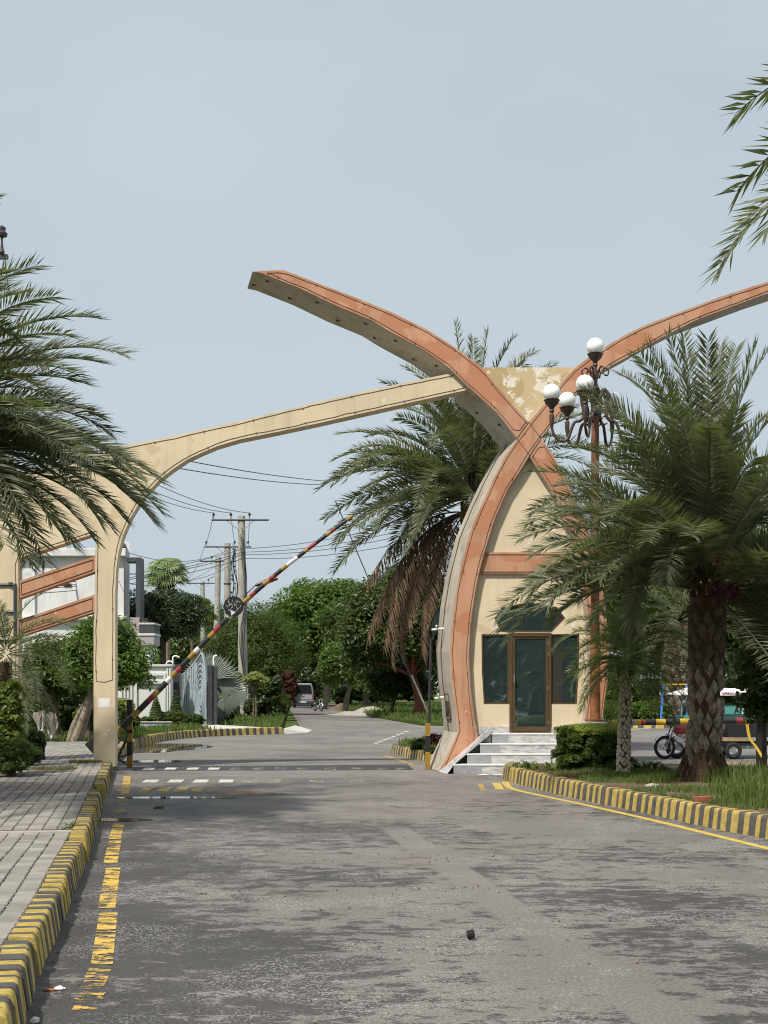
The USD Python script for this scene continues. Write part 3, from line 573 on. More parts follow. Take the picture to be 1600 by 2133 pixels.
# pavement of interlocking pavers, with concrete bands across it
def pave():
    rng = np.random.default_rng(3)
    t = thing('pavement', 'footpath of grey wavy interlocking concrete pavers beside the left kerb', None, (-4, 15, 0), kind='structure')
    path = smoothline(np.vstack([KL[1:], KL2, KL3[:4]]), 12); s = np.r_[0, np.cumsum(np.linalg.norm(np.diff(path, axis=0), axis=1))]
    T = norm(np.gradient(path, axis=0)); N = np.c_[-T[:, 1], T[:, 0]]
    def at(ss, o):
        p = np.array([np.interp(ss, s, path[:, 0]), np.interp(ss, s, path[:, 1])]); n = np.array([np.interp(ss, s, N[:, 0]), np.interp(ss, s, N[:, 1])]); return p + n * o
    W = 2.75
    band = []
    for i in np.arange(0, s[-1], 0.4): band.append((at(i, 0.19), at(i, 0.21 + W)))
    bed = Polygon([tuple(b[0]) for b in band] + [tuple(b[1]) for b in band[::-1]]).buffer(0)
    part(t, 'bedding', sheet(bed, H - 0.004, 0.02), 'joint_sand')
    cw, rl, g = 0.168, 0.205, 0.0085
    bands = [15.55, 19.45, 27.2]
    tiles = []
    for r in range(int(s[-1] / rl)):
        s0 = 3.0 + r * rl
        if s0 + rl > s[-1]: break
        y = at(s0 + rl / 2, 1.0)[1]
        if any(abs(y - b) < 0.13 for b in bands): continue
        for c in range(int(W / cw)):
            o0 = 0.215 + c * cw
            q = at(s0 + rl / 2, o0 + cw / 2); px = CX + q[0] / q[1] * F
            if px < -25 or q[1] < 7: continue
            wv = 0.013; prof = [(0, 0), (.25, wv), (.5, -wv), (.75, wv), (1, 0)]
            lo = [at(s0 + .003 + (rl - .006) * u, o0 + g + w) for u, w in prof]; hi = [at(s0 + .003 + (rl - .006) * u, o0 + cw - g + w) for u, w in prof[::-1]]
            ring = np.array(lo + hi); z = H + 0.006 + rng.normal(0, 0.0022); tl = rng.normal(0, 0.006, 2); cc = ring.mean(0)
            zz = z + (ring - cc) @ tl; m = len(ring)
            inn = cc + (ring - cc) * 0.95
            v = np.vstack([np.c_[inn, zz], np.c_[ring, zz - 0.006], np.c_[ring, np.full(m, H - 0.03)]]); k = np.arange(m); k2 = (k + 1) % m
            f = np.vstack([[[0, i, i + 1] for i in range(1, m - 1)], np.c_[k, m + k2, k2], np.c_[k, m + k, m + k2], np.c_[m + k, 2 * m + k2, m + k2], np.c_[m + k, 2 * m + k, 2 * m + k2]])
            f = f[:, ::-1] if np.cross(*(ring[[3, 6]] - ring[0])) < 0 else f
            tone = 'paver_red' if 21.2 < y < 23.6 and rng.random() < 0.75 else f'paver_tone_{rng.integers(0, 4)}'
            tiles.append((q[1] if px > 0 else q[1] + 40, v, f, tone))
    tiles.sort(key=lambda a: a[0])
    for _, v, f, tone in tiles[:290]: part(t, 'paver', (v, f), tone)
    rest = {}
    for _, v, f, tone in tiles[290:]: rest.setdefault(tone, []).append((v, f))
    for tone, ms in rest.items(): part(t, 'paver_field', join(*ms), tone, kind='stuff')
    for b in bands:
        ss = float(np.interp(b, path[:, 1], s)); p = [at(ss - .09, .2), at(ss + .09, .2), at(ss + .09, .2 + W), at(ss - .09, .2 + W)]
        part(t, 'concrete_band', sheet(Polygon([tuple(a) for a in p]), H + 0.012, 0.04), 'concrete')
    return bed
bed = pave()

# painted marks on the road, each a thin sheet of paint
def strip(pts, w, z=0.004): return sheet(LineString([tuple(p[:2]) for p in pts]).buffer(w / 2, cap_style='flat'), z)
def quad(px4, z=0.004): return sheet(Polygon([tuple(G(x, y)[:2]) for x, y in px4]), z)
for a, b, m in [((175, 2105), (190, 2080), 'worn_yellow_thin'), ((180, 2083), (199, 2066), 'worn_yellow_thin'), ((190, 2062), (210, 2015), 'worn_yellow_thin'), ((212, 2010), (226, 1902), 'worn_yellow'),
                ((222, 1892), (236, 1808), 'worn_yellow'), ((230, 1798), (240, 1752), 'worn_yellow'), ((239, 1748), (248, 1715), 'worn_yellow'), ((248, 1694), (252, 1686), 'worn_yellow_thin'), ((256, 1678), (258, 1660), 'worn_yellow_thin'), ((260, 1653), (265, 1617), 'worn_yellow')]:
    part(road, 'yellow_dash', strip([G(*a), G(*b)], 0.145), m)
def row(name, y, xs, w, d, m):
    for i, x in enumerate(xs):
        c = G(x, y); part(road, name, sheet(Polygon([(c[0] - w / 2, c[1] - d / 2), (c[0] + w / 2, c[1] - d / 2), (c[0] + w / 2 - .05, c[1] + d / 2), (c[0] - w / 2 - .05, c[1] + d / 2)]), 0.005), m[min(i, len(m) - 1)])
part(road, 'black_band', sheet(Polygon([tuple(G(*q)[:2]) for q in ((278, 1597), (850, 1593), (862, 1604), (276, 1606))]), 0.003), 'worn_black')
row('white_block', 1601.5, [313, 358, 404, 448, 494, 540, 586, 632, 690, 745, 800, 836], 0.25, 0.75, ['worn_white'] * 4 + ['worn_white_thin'])
row('white_block', 1627.5, [317, 369, 421, 474, 524, 575, 662, 745], 0.28, 0.8, ['worn_white'] * 4 + ['worn_white_thin'])
row('yellow_block', 1645, [262, 308, 345, 381, 415, 449], 0.2, 0.95, ['worn_yellow'] * 5 + ['worn_yellow_thin'])
row('yellow_block', 1661, [308, 345, 381, 414], 0.19, 0.42, ['worn_yellow_thin'])
row('white_block', 1622, [936, 972, 998, 1035, 1052], 0.22, 0.55, ['worn_white_thin'])
row('white_block', 1614, [1010, 1040], 0.22, 0.35, ['worn_white'])
for q in [((993, 1632), (1004, 1632), (1014, 1647), (1003, 1647)), ((1025, 1631), (1042, 1631), (1050, 1645), (1033, 1645))]: part(road, 'yellow_block', quad(q), 'line_yellow' if q[0][0] > 1000 else 'worn_yellow')
part(road, 'edge_line', strip(smoothline([G(1052, 1629)[:2], G(1064, 1642)[:2], G(1110, 1654)[:2], G(1200, 1673)[:2], G(1330, 1702)[:2], G(1450, 1731)[:2], G(1600, 1768)[:2], (4.95, 13.0), (5.7, 9.0)], 6), 0.13), 'line_yellow')
part(road, 'edge_line', strip([G(800, 1573.5), G(868, 1596)], 0.13), 'worn_yellow')
for x in range(782, 850, 9): part(road, 'lane_dash', strip([G(x, 1549 - (x - 782) * .38), G(x + 5, 1547 - (x - 782) * .38)], 0.14), 'worn_white')
for x in (1318, 1344, 1500, 1518, 1536, 1556, 1580, 1602): part(road, 'yellow_block', quad(((x, 1600), (x + 9, 1600), (x + 1, 1588), (x - 8, 1588))), 'worn_yellow')
part(road, 'far_line', strip([G(1275, 1523), G(1360, 1516.5), G(1500, 1514)], 0.2), 'worn_white')

# standing water, dirt and small things on the road
def blob(c, rx, ry, n=40, seed=0, rough=0.35, ang=0.0):
    a = np.arange(n) * 2 * math.pi / n; r = 1 + rough * (2 * meshkit.fbm(np.stack([np.cos(a) * 1.6 + seed * 7, np.sin(a) * 1.6, 0 * a], 1), 4, seed) - 1) * 1.6
    x, y = rx * r * np.cos(a), ry * r * np.sin(a); return Polygon(np.c_[c[0] + x * math.cos(ang) - y * math.sin(ang), c[1] + x * math.sin(ang) + y * math.cos(ang)]).buffer(0)
single('puddle', 'long shallow puddle reflecting the striped kerb beyond the left pillar', None, sheet(blob(G(335, 1559), 1.25, 3.4, seed=2), 0.006), 'puddle_water', kind='structure')
single('puddle', 'thin strip of water just right of the barrier post foot', None, sheet(blob(G(325, 1586), 0.55, 0.62, seed=4), 0.006), 'puddle_water', kind='structure')
single('puddle', 'small puddle against the end of the near left kerb', None, sheet(blob(G(252, 1708), 0.42, 0.26, seed=6), 0.006), 'puddle_water', kind='structure')
single('puddle', 'smear of water over the faded yellow blocks before the gate', None, sheet(blob(G(365, 1662), 0.95, 0.22, seed=8, rough=.2), 0.0065), 'puddle_water', kind='structure')
def mound(c, rx, ry, h, seed):
    n = 34; u = np.linspace(-1, 1, n); X, Y = np.meshgrid(u, u, indexing='ij'); r = np.sqrt(X ** 2 + Y ** 2)
    k = meshkit.fbm(np.stack([X * 2.2 + seed, Y * 2.2, 0 * X], -1), 5, seed)
    Z = h * np.clip((1 - r ** 1.3), -.2, 1) * (0.1 + 1.7 * k ** 1.5) - 0.012
    v = np.stack([c[0] + X * rx, c[1] + Y * ry, Z], -1).reshape(-1, 3); i, j = np.meshgrid(np.arange(n - 1), np.arange(n - 1), indexing='ij'); q = np.stack([i * n + j, (i + 1) * n + j, (i + 1) * n + j + 1, i * n + j + 1], -1).reshape(-1, 4)
    return v, q
for (x, y), rx, ry, h, l in [((485, 1650), 0.55, 0.5, 0.10, 'low heap of brown mud on the road right of the yellow blocks'), ((545, 1655), 0.7, 0.45, 0.05, 'flat spread of brown mud trailing right from the mud heap'),
                             ((860, 1788), 0.55, 0.2, 0.022, 'crumbs of dark debris in the middle of the road'), ((925, 1852), 0.4, 0.16, 0.016, 'thin scatter of brown grit above the black cap'), ((1000, 1680), 1.0, 0.3, 0.02, 'dark grit across the road below the white gate steps')]:
    single('dirt_patch', l, 'dirt', mound(G(x, y), rx, ry, h, int(x)), 'mud', smooth=True)
def pebbles():
    rng = np.random.default_rng(8); ms = []; ico = trimesh.creation.icosphere(subdivisions=1)
    for i in range(520):
        if i < 150: c = G(*((860, 1788), (925, 1852), (1000, 1682), (500, 1655))[i % 4]) + rng.normal(0, 1, 3) * [.6, .22, 0]
        elif i < 260: y = rng.uniform(7.6, 20); c = np.array([np.interp(y, KL[:, 1], KL[:, 0]) + abs(rng.normal(0, .16)) + .03, y, 0])
        elif i < 320: y = rng.uniform(13, 26); c = np.array([np.interp(-y, -KR[:, 1], KR[:, 0]) - abs(rng.normal(0, .1)) - .02, y, 0])
        else: y = rng.uniform(7, 20); c = np.array([rng.uniform(-.24, .24) * y, y, 0])
        s = rng.uniform(.003, .009) * rng.uniform(.7, 1.4, 3); ms.append((ico.vertices * s + [c[0], c[1], s[2] * .5], ico.faces))
    return join(*ms)
single('loose_grit', 'small stones and crumbs scattered over the asphalt', None, pebbles(), 'mud', kind='stuff')
cp = G(980, 1958)
t = thing('bottle_cap', 'small ribbed black cap lying on its side in the open road', 'cap', cp)
part(t, 'shell', move(lathe([(0.001, 0), (.03, 0), (.034, .006), (.034, .012), (.031, .014), (.034, .018), (.034, .03), (.031, .032), (.034, .036), (.033, .046), (.028, .05), (.001, .05)], 18), roty(1.35) @ rotx(.2), cp + [-.022, 0, .036]), 'black_rubber', smooth=30)
def crumple(c, r, seed):
    m = trimesh.creation.icosphere(subdivisions=2); v = np.array(m.vertices); k = meshkit.fbm(v * 1.7 + seed, 3, seed)[:, None]; return v * (0.4 + k) * r + c + [0, 0, r[2] * .6], m.faces
single('litter', 'scrap of white paper on the road beside the near kerb', 'litter', crumple(G(124, 2062), np.array([.035, .03, .016]), 1), 'litter_white')
single('litter', 'torn orange wrapper lying left of the white paper scrap', 'litter', crumple(G(102, 2064), np.array([.04, .02, .01]), 2), 'litter_orange')
single('litter', 'pale crumpled wrapper at the very bottom of the left kerb', 'litter', crumple(G(72, 2130), np.array([.03, .03, .02]), 3), 'litter_white')
single('litter', 'brown dead leaf curled on the road below the yellow blocks', 'litter', crumple(G(331, 1684), np.array([.09, .06, .03]), 5), 'mud')

# ------------------------------------------------------------------ the left gate arch: pillar, curved beam, pylon, slanted bars
YA, DA, SK = 29.8, 0.5, -0.085
outer = [(985, 765), (937, 778), (800, 806), (656, 838), (500, 877), (375, 905), (250, 931), (100, 972), (0, 1003), (-70, 1028)]
under = [(195, 1597), (240, 1597), (240, 1237), (242, 1187), (247, 1150), (256, 1116), (272, 1078), (297, 1037), (331, 1000), (359, 978), (390, 957), (422, 942), (453, 929), (500, 915), (575, 900), (660, 882), (820, 846), (978, 811)]
arch_px = [(x, y) for x, y in outer] + [(-70, 1600), (38, 1600), (38, 1326), (38, 1323), (197, 1274), (195, 1300)] + under
arch_poly = Polygon(xz(arch_px, YA)).buffer(0)
holes = [Polygon(xz([(38, 1163), (199, 1111), (198, 1158), (38, 1210)], YA)), Polygon(xz([(38, 1246), (198, 1190), (197, 1238), (37, 1292)], YA))]
bars = [Polygon(xz([(38.5, 1210), (198, 1158), (198, 1190), (38.5, 1246)], YA)), Polygon(xz([(38.5, 1292), (197, 1238), (197, 1274), (38.5, 1326)], YA))]
body = arch_poly
for h in holes + bars: body = body.difference(h.buffer(0.002))
t = thing('gate_arch', 'cream concrete gate arch with slim pillar, long curved beam and two orange bars', 'gate', P(218, 1597, YA))
part(t, 'concrete_body', wall(body, YA, DA, SK), 'cream_arch')
for b in bars: part(t, 'orange_bar', wall(b, YA + 0.03, DA - 0.06, SK), 'orange_render')
for b in bars: part(t, 'rope_light', join(*[tube(np.array([[x, YA + 0.02, z] for x, z in b.buffer(-0.055).exterior.coords]), 0.007, 5)]), 'rope_light')
def rope(parent, poly, Y, inset, r=0.0065, jit=0.012, seed=0, clips=True):
    rng = np.random.default_rng(seed); g = poly.buffer(-inset); ms = []
    for q in getattr(g, 'geoms', [g]):
        for ring in [q.exterior] + list(q.interiors):
            n = max(8, int(ring.length / 0.22)); pts = np.array([ring.interpolate(i / n, normalized=True).coords[0] for i in range(n + 1)]); pts = pts + rng.normal(0, jit * .4, pts.shape)
            pp = np.c_[pts[:, 0], np.full(len(pts), Y - r * .8), pts[:, 1]]; ms.append(tube(pp, r, 5, False))
            if clips: ms += [box(p[0] - .01, p[0] + .01, Y - .02, Y, p[2] - .014, p[2] + .014) for p in pp[::5]]
    part(parent, 'rope_light', join(*ms), 'rope_light')
beam_only = body.intersection(Polygon(xz([(-70, 1400), (-70, 600), (1050, 600), (1050, 900), (330, 1010), (256, 1120), (256, 1426), (195, 1426)], YA))).buffer(0)
beam_only = max(getattr(beam_only, 'geoms', [beam_only]), key=lambda g: g.area)
rope(t, beam_only, YA, 0.055, seed=1)
# grooved metal frame on the pylon, notice stuck to the pillar
Yf = YA - 0.02
part(t, 'pipe', join(cyl(P(31, 1217, Yf), P(31, 1336, Yf), 0.035, 8), *[cyl(P(-60, y, Yf), P(31, y, Yf), 0.033, 8) for y in (1218, 1275, 1333)], cyl(P(22, 1213, Yf), P(22, 1219, Yf), .05, 8)), 'slate')
part(t, 'paper_notice', box(*(P(205, 0, YA)[0], P(229, 0, YA)[0]), YA - 0.004, YA, P(0, 1474, YA)[2], P(0, 1454, YA)[2]), 'litter_white', label='faded white paper stuck on the pillar')

# ------------------------------------------------------------------ gatehouse: crossed orange arms, cream walls, door, steps
Y0, DG, SG = 29.7, 1.25, -0.19
mir = lambda pts, c=1103: [(2 * c - x, y) for x, y in pts]
outA = [(914, 1606), (925, 1586), (939, 1556), (953, 1526), (948, 1478), (940, 1423), (936, 1357), (939, 1318), (945, 1260), (955, 1200), (977, 1112), (1003, 1050), (1030, 992), (1055, 945), (1077, 914)]
inA = [(930, 1606), (1000, 1540), (995, 1532), (989, 1502), (981, 1436), (977, 1370), (981, 1305), (988, 1250), (997, 1200), (1010, 1150), (1032, 1080), (1060, 1017), (1085, 980), (1104, 949)]
upL = [(1102, 879), (1050, 821), (1005, 766), (960, 731), (912, 700), (890, 686), (812, 648), (750, 623), (672, 593), (591, 562), (526, 565)]
loL = [(526.5, 566.5), (547, 571), (625, 602), (700, 638), (775, 669), (812, 692), (884, 731), (937, 769), (978, 809), (1035, 861), (1077, 914)]
upR = [(1102, 879), (1141, 832), (1165, 802), (1197, 766), (1225, 745), (1261, 722), (1299, 699), (1337, 680), (1372, 666), (1420, 648), (1500, 618), (1600, 586), (1690, 562)]
loR = [(1690, 583), (1600, 612), (1450, 668), (1377, 705), (1337, 729), (1277, 761), (1261, 772), (1210, 812), (1173, 858), (1149, 887), (1127, 914)]
armA = Polygon(xz(outA + [(1102, 879)] + upR[1:] + loR + [(1104, 949)] + inA[::-1], Y0)).buffer(0)
armB_low = Polygon(xz(mir(outA) + [(1127, 914), (1104, 949)] + mir(inA)[::-1], Y0)).buffer(0)
armB_up = Polygon(xz(upL + loL + [], Y0)).buffer(0)
t = thing('gatehouse', 'small guard house under two crossing orange curved arms, cream walls, glass door', 'gatehouse', P(1100, 1606, Y0))
GH = t
arms = armA.union(armB_low).union(armB_up).buffer(0.001)
part(t, 'arm', wall(armA, Y0, DG, SG), 'grey_render', label='grey arm rising from the left foot to the upper right')
part(t, 'arm', wall(armB_up.difference(armA), Y0 + .002, DG, SG), 'grey_render', label='grey arm reaching out to the upper left with a pointed end')
part(t, 'arm', wall(armB_low.difference(armA), Y0 + .002, DG, SG), 'grey_render', label='grey curved right leg')
Yo = Y0 - 0.012
for g in (armA, armB_up.difference(armA.buffer(.004)), armB_low.difference(armA.buffer(.004))):
    g = g.buffer(-0.012); g = max(getattr(g, 'geoms', [g]), key=lambda q: q.area)
    part(t, 'orange_face', wall(g, Yo, 0.02), 'orange_render')
for k, g in enumerate((armA, armB_up, armB_low)): rope(t, g, Yo, 0.06, seed=3 + k)
# joints cut round the crossing
part(t, 'joint_line', join(*[tube(np.array([P(*a, Yo), P(*b, Yo)]), 0.008, 4) for a, b in (((1102, 879), (1127, 914)), ((1077, 914), (1104, 949)), ((1102, 879), (1077, 914)), ((1127, 914), (1104, 949)))]), 'rope_light')
# side seam lines, slot window and outlets on the grey left side
part(t, 'seam', tube(np.array([[P(x, y, Y0)[0] + SG * .75 - .012, Y0 + .75, P(x, y, Y0)[2]] for x, y in outA[3:]]), 0.012, 4), 'rope_light')
sl = [np.array([P(947, y, Y0)[0] + SG * d - .02, Y0 + d, P(947, y, Y0)[2]]) for y, d in ((1446, .4), (1446, .75), (1497, .75), (1497, .4))]
sl[2][0] += .03; sl[3][0] += .03
part(t, 'slot_window', join(*[cyl(sl[i], sl[(i + 1) % 4], .028, 6) for i in range(4)]), 'bronze')
part(t, 'slot_pane', join((np.array(sl) - [.004, 0, 0], np.array([[0, 1, 2, 3]]))), 'dark_glass')
for y, L in ((1309, .34), (1452, .26)):
    a = P(925, y, Y0 + .5); part(t, 'pipe_outlet', join(cyl(a, a + [-L * .8, 0, -.03], .022, 8), cyl(a + [-L * .5, 0, .02], a + [-L * .5, -.08, .06], .018, 8)), 'pipe_white')
# walls
YW = Y0 + 0.16
midA = [((a[0] + b[0]) / 2, (a[1] + b[1]) / 2) for a, b in zip(outA[4:], [(985, 1478), (978, 1423), (977, 1370), (981, 1318), (988, 1260), (997, 1200), (1022, 1112), (1046, 1050), (1075, 992), (1104, 949), (1104, 949)])]
wallp = [(985, 1526)] + midA[:-2] + [(1080, 985), (1103, 945), (1126, 985)] + mir(midA[:-2])[::-1] + [(1221, 1526)]
wall_poly = Polygon(xz(wallp, YW)).buffer(0)
winL = [(1003, 1321), (1061, 1321), (1061, 1467), (1008, 1467), (1004, 1400)]; winR = [(1148, 1321), (1207, 1321), (1206, 1400), (1202, 1467), (1148, 1467)]
door = [(1061, 1318), (1148, 1318), (1148, 1526), (1061, 1526)]
hexw = [(1043, 1317), (1030, 1288), (1046, 1266), (1100, 1254), (1161, 1265), (1178, 1288), (1150, 1317)]
for q in (winL, winR, door, hexw): wall_poly = wall_poly.difference(Polygon(xz(q, YW)))
part(t, 'front_wall', wall(wall_poly, YW, 0.14), 'cream_render')
top_poly = Polygon(xz([(985, 766), (1216, 766), (1102, 900)], YW)); part(t, 'top_wall', wall(top_poly, YW - .04, 0.9, SG), 'cream_peeling', label='cream wall between the arms, paint flaking off in white patches')
part(t, 'crossbar', wall(Polygon(xz([(1000, 1151), (1204, 1151), (1212, 1195), (992, 1195)], YW)), YW - .07, .1), 'orange_render')
part(t, 'rope_light', join(*[tube(np.array([P(a, y, YW - .075), P(b, y, YW - .075)]), .009, 5) for a, b, y in ((1010, 1200, 1155), (1002, 1206, 1191))]), 'rope_light')
# dark room behind the glass
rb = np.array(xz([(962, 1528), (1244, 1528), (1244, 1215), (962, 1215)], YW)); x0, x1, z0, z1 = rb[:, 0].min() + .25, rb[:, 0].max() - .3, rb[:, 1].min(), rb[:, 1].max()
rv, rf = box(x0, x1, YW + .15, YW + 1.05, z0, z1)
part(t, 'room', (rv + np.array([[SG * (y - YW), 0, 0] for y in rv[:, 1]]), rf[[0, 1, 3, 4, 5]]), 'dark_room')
cz = P(0, 1526, YW)[2]
def chair(px, m):
    c = np.array([P(px, 0, YW)[0], YW + .6, cz])
    part(GH, 'chair', join(cbox(c[0] - .22, c[0] + .22, c[1] - .22, c[1] + .22, cz + .42, cz + .47), cbox(c[0] - .21, c[0] + .21, c[1] - .26, c[1] - .2, cz + .5, cz + .95), *[cyl(c + [a, b, 0], c + [a, b, .43], .02, 6) for a in (-.19, .19) for b in (-.19, .19)]), m)
chair(1030, 'wood_board'); chair(1182, 'tarp_green')
def frame(name, pts, Y, r, m): part(GH, name, join(*[wall(LineString(xz(pts + pts[:1], Y)).buffer(r, join_style='mitre'), Y, .07)]), m)
for nm, q in (('window', winL), ('window', winR), ('window', hexw)):
    pl = Polygon(xz(q, YW))
    w = part(t, nm, wall(pl.difference(pl.buffer(-.035)), YW + .02, .07), 'bronze')
    part(w, 'pane', wall(pl.buffer(-.033), YW + .05, .008), 'window_glass')
dp = Polygon(xz(door, YW)); dg = Polygon(xz([(1073, 1330), (1137, 1330), (1137, 1513), (1073, 1513)], YW))
leaf = Polygon(xz([(1068, 1326), (1143, 1326), (1143, 1524), (1068, 1524)], YW))
d = part(t, 'door', wall(leaf.difference(dg), YW - .01, .05), 'bronze')
part(d, 'pane', wall(dg.buffer(.003), YW + .012, .01), 'window_glass')
part(d, 'kick_plate', wall(Polygon(xz([(1071, 1514.5), (1138, 1514.5), (1138, 1522.5), (1071, 1522.5)], YW)), YW - .018, .008), 'bronze')
h0 = P(1071.5, 1404, YW - .06); part(d, 'handle', join(cyl(h0, h0 - [0, 0, .19], .016, 8), cyl(h0 + [0, 0, -.03], h0 + [0, .06, -.03], .01, 6), cyl(h0 + [0, 0, -.16], h0 + [0, .06, -.16], .01, 6)), 'steel', smooth=40)
part(t, 'door_frame', wall(dp.difference(leaf.buffer(.004)), YW - .03, .1), 'bronze')
for y in (1344, 1366, 1436, 1508): c = P(1142.5, y, YW - .02); part(d, 'hinge', cyl(c, c + [0, 0, .07], .014, 8), 'steel')
# marble plinth and steps: the lower the step the wider it runs to the left
part(t, 'plinth', wall(Polygon(xz([(1000, 1514), (1061, 1514), (1061, 1526), (1148, 1526), (1148, 1514), (1206, 1514), (1225, 1606), (960, 1606)], YW)), YW - .012, .3), 'marble')
ZL = cz - .005; rise = ZL / 4
sx = [1024, 999, 972, 944]
for i in range(4):
    top = ZL - i * rise; yf = Y0 - .10 - i * .27; xl = P(sx[i], 0, yf)[0]; xr = P(1225 + 6 * i, 0, yf)[0]; bot = top - rise
    s = part(t, 'step', box(xl + .015, xr, yf, YW + .02 if i == 0 else Y0 + .0, bot + (.0 if i < 3 else -.02), top - .035), 'marble')
    part(s, 'tread', cbox(xl, xr, yf - .014, YW - .005 if i == 0 else Y0 - .10 - (i - 1) * .27, top - .034, top, .008), 'marble_edge')
    part(s, 'riser_slab', box(xl + .018, xl + (.36 + .08 * i), yf - .006, yf + .001, bot + .002, top - .036), 'marble_grey')
    for k, xx in enumerate(np.linspace(xl + .4 + .08 * i, xr, 3)[1:2]): part(s, 'joint', box(xx - .002, xx + .002, yf - .002, yf + .002, bot, top - .036), 'marble_grey')
st = [P(1023, 1513, Y0 - .02), P(1023, 1530, Y0 - .02), P(944, 1588, Y0 - .02), P(944, 1609, Y0 - .02), P(912, 1609, Y0 - .02)]
sp = Polygon([(q[0], max(q[2], -.02)) for q in (st[0], st[4], st[3], (st[1] * [1, 1, 0] + [0, 0, 0]))])
part(t, 'stringer', wall(sp, Y0 - .05, .12), 'marble')
sv = [P(1023, 1513, Y0 - .05), np.array([P(1024, 0, Y0 - .1)[0], Y0 - .1, ZL]), np.array([P(944, 0, Y0 - .9)[0], Y0 - .9, .18]), np.array([P(932, 0, Y0 - .8)[0], Y0 - .8, 0.0]), P(912, 1609, Y0 - .05)]
part(t, 'stringer_slope', (np.array(sv), np.array([[0, 4, 3], [0, 3, 2], [0, 2, 1]])), 'marble')
# small lamps fixed under the long upper left arm
for i in range(14):
    u = .05 + .068 * i; k = np.interp(u, np.linspace(0, 1, len(loL)), np.arange(len(loL))); a, b = loL[int(k)], loL[min(int(k) + 1, len(loL) - 1)]; q = P(a[0] + (b[0] - a[0]) * (k % 1), a[1] + (b[1] - a[1]) * (k % 1), Y0)
    dd = .3 if i % 2 else .85; part(t, 'spot_lamp', cbox(q[0] + SG * dd - .045, q[0] + SG * dd + .045, Y0 + dd - .02, Y0 + dd + .02, q[2] - .025, q[2] + .02, .008), 'slate')

# dark tarpaulin roof and striped stop post left of the gatehouse
tp = [P(924, 1250, 31.6), P(897, 1298, 30.6), P(899, 1330, 30.6), P(925, 1300, 31.6), P(940, 1262, 32.6), P(925, 1300, 32.2)]
single('tarpaulin', 'dark green tarpaulin flap hanging at the left side of the gatehouse', 'tarpaulin', join((np.array(tp[:4]), np.array([[0, 1, 2, 3]])), (np.array(tp[:4]) + [.02, .02, 0], np.array([[0, 3, 2, 1]]))), 'tarp_green')
b0 = G(891, 1603); t = thing('stop_post', 'yellow and black post that catches the raised boom, left of the gatehouse', 'post', b0)
Yp = b0[1]; zs = [P(0, y, Yp)[2] for y in (1606, 1566, 1533, 1506)]; zs[0] = 0
for i, m in enumerate(('ochre_paint', 'black_paint', 'ochre_paint')): part(t, 'post_section', box(b0[0] - .055, b0[0] + .055, Yp - .05, Yp + .05, zs[i], zs[i + 1] - .002), m)
part(t, 'upper_post', cyl([b0[0] + .03, Yp + .02, zs[3]], [P(899, 0, Yp)[0], Yp + .3, P(0, 1328, Yp)[2]], .032, 8), 'black_paint')

# ------------------------------------------------------------------ barriers
YB = 30.9
t = thing('barrier', 'raised boom barrier striped black, ochre, red and white beside the left pillar', 'barrier', G(267, 1603))
pv = P(268, 1500, YB)
ctl = [(205, 1564), (250, 1519), (322, 1447), (405, 1360), (487, 1275), (560, 1209), (640, 1145), (735, 1074)]
bl = smoothline([P(x, y, YB) for x, y in ctl], 10); bx = CX + bl[:, 0] / bl[:, 1] * F
seq = [(205, 'k'), (240, 'o'), (254, 'k'), (276, 'o'), (290, 'k'), (309, 'r'), (320, 'o'), (330, 'k'), (347, 'w'), (357, 'o'), (368, 'r'), (377, 'k'), (394, 'o'), (406, 'w'), (415, 'k'), (435, 'o'), (446, 'r'), (459, 'k'), (475, 'w'), (483, 'k'), (508, 'o'), (521, 'r'), (532, 'k'), (550, 'o'), (561, 'r'), (572, 'k'), (587, 'o'), (598, 'w'), (620, 'k'), (634, 'o'), (641, 'r'), (659, 'k'), (680, 'o'), (689, 'r'), (698, 'k'), (722, 'o'), (736, None)]
cols = dict(k='black_paint', o='ochre_paint', r='red_paint', w='white_paint')
for (a, c), (b, _) in zip(seq[:-1], seq[1:]):
    xs = np.linspace(a, b, 4); pts = np.stack([np.interp(xs, bx, bl[:, k]) for k in range(3)], 1); rr = .075 - .035 * (a - 205) / 530
    part(t, 'boom_section', tube(pts, rr * .98, 10), cols[c], smooth=40)
part(t, 'boom_core', tube(bl, np.linspace(.070, .036, len(bl)), 8), 'black_paint')
zz = [0] + [P(0, y, YB)[2] for y in (1574, 1545, 1528, 1520, 1492, 1458)]
for i, m in enumerate(('ochre_paint', 'black_paint', 'ochre_paint', 'black_paint', 'ochre_paint', 'black_paint')):
    part(t, 'post_section', box(pv[0] - .058, pv[0] + .058, YB + .09, YB + .2, zz[i], zz[i + 1] - .002), m)
part(t, 'pivot', cyl(pv + [0, -.1, 0], pv + [0, .22, 0], .04, 12), 'black_paint')
cw = P(214, 1548, YB); s = .30
part(t, 'counterweight', move(cbox(-s, s, -.16, .16, -s * .8, s * .8, .02), roty(-math.radians(42)), cw), 'black_paint')
part(t, 'weight_band', move(cbox(-.05, .05, -.165, .165, -s * .82, s * .82, .01), roty(-math.radians(42)), cw + [.12, 0, .12]), 'ochre_paint')
fo = [P(243, 1583, YB), P(262, 1531, YB), P(262, 1592, YB), P(243, 1592, YB - .2)]
part(t, 'brace', join(cyl(P(266, 1531, YB + .1), P(244, 1581, YB - .1), .018, 6), cyl(P(270, 1531, YB + .15), P(246, 1578, YB + .2), .018, 6), cyl(P(266, 1572, YB + .1), P(243, 1579, YB), .018, 6), cyl(P(264, 1592, YB + .1), P(246, 1582, YB), .016, 6), cyl(P(262, 1590, YB + .1), P(243, 1577, YB), .012, 6)), 'black_paint')
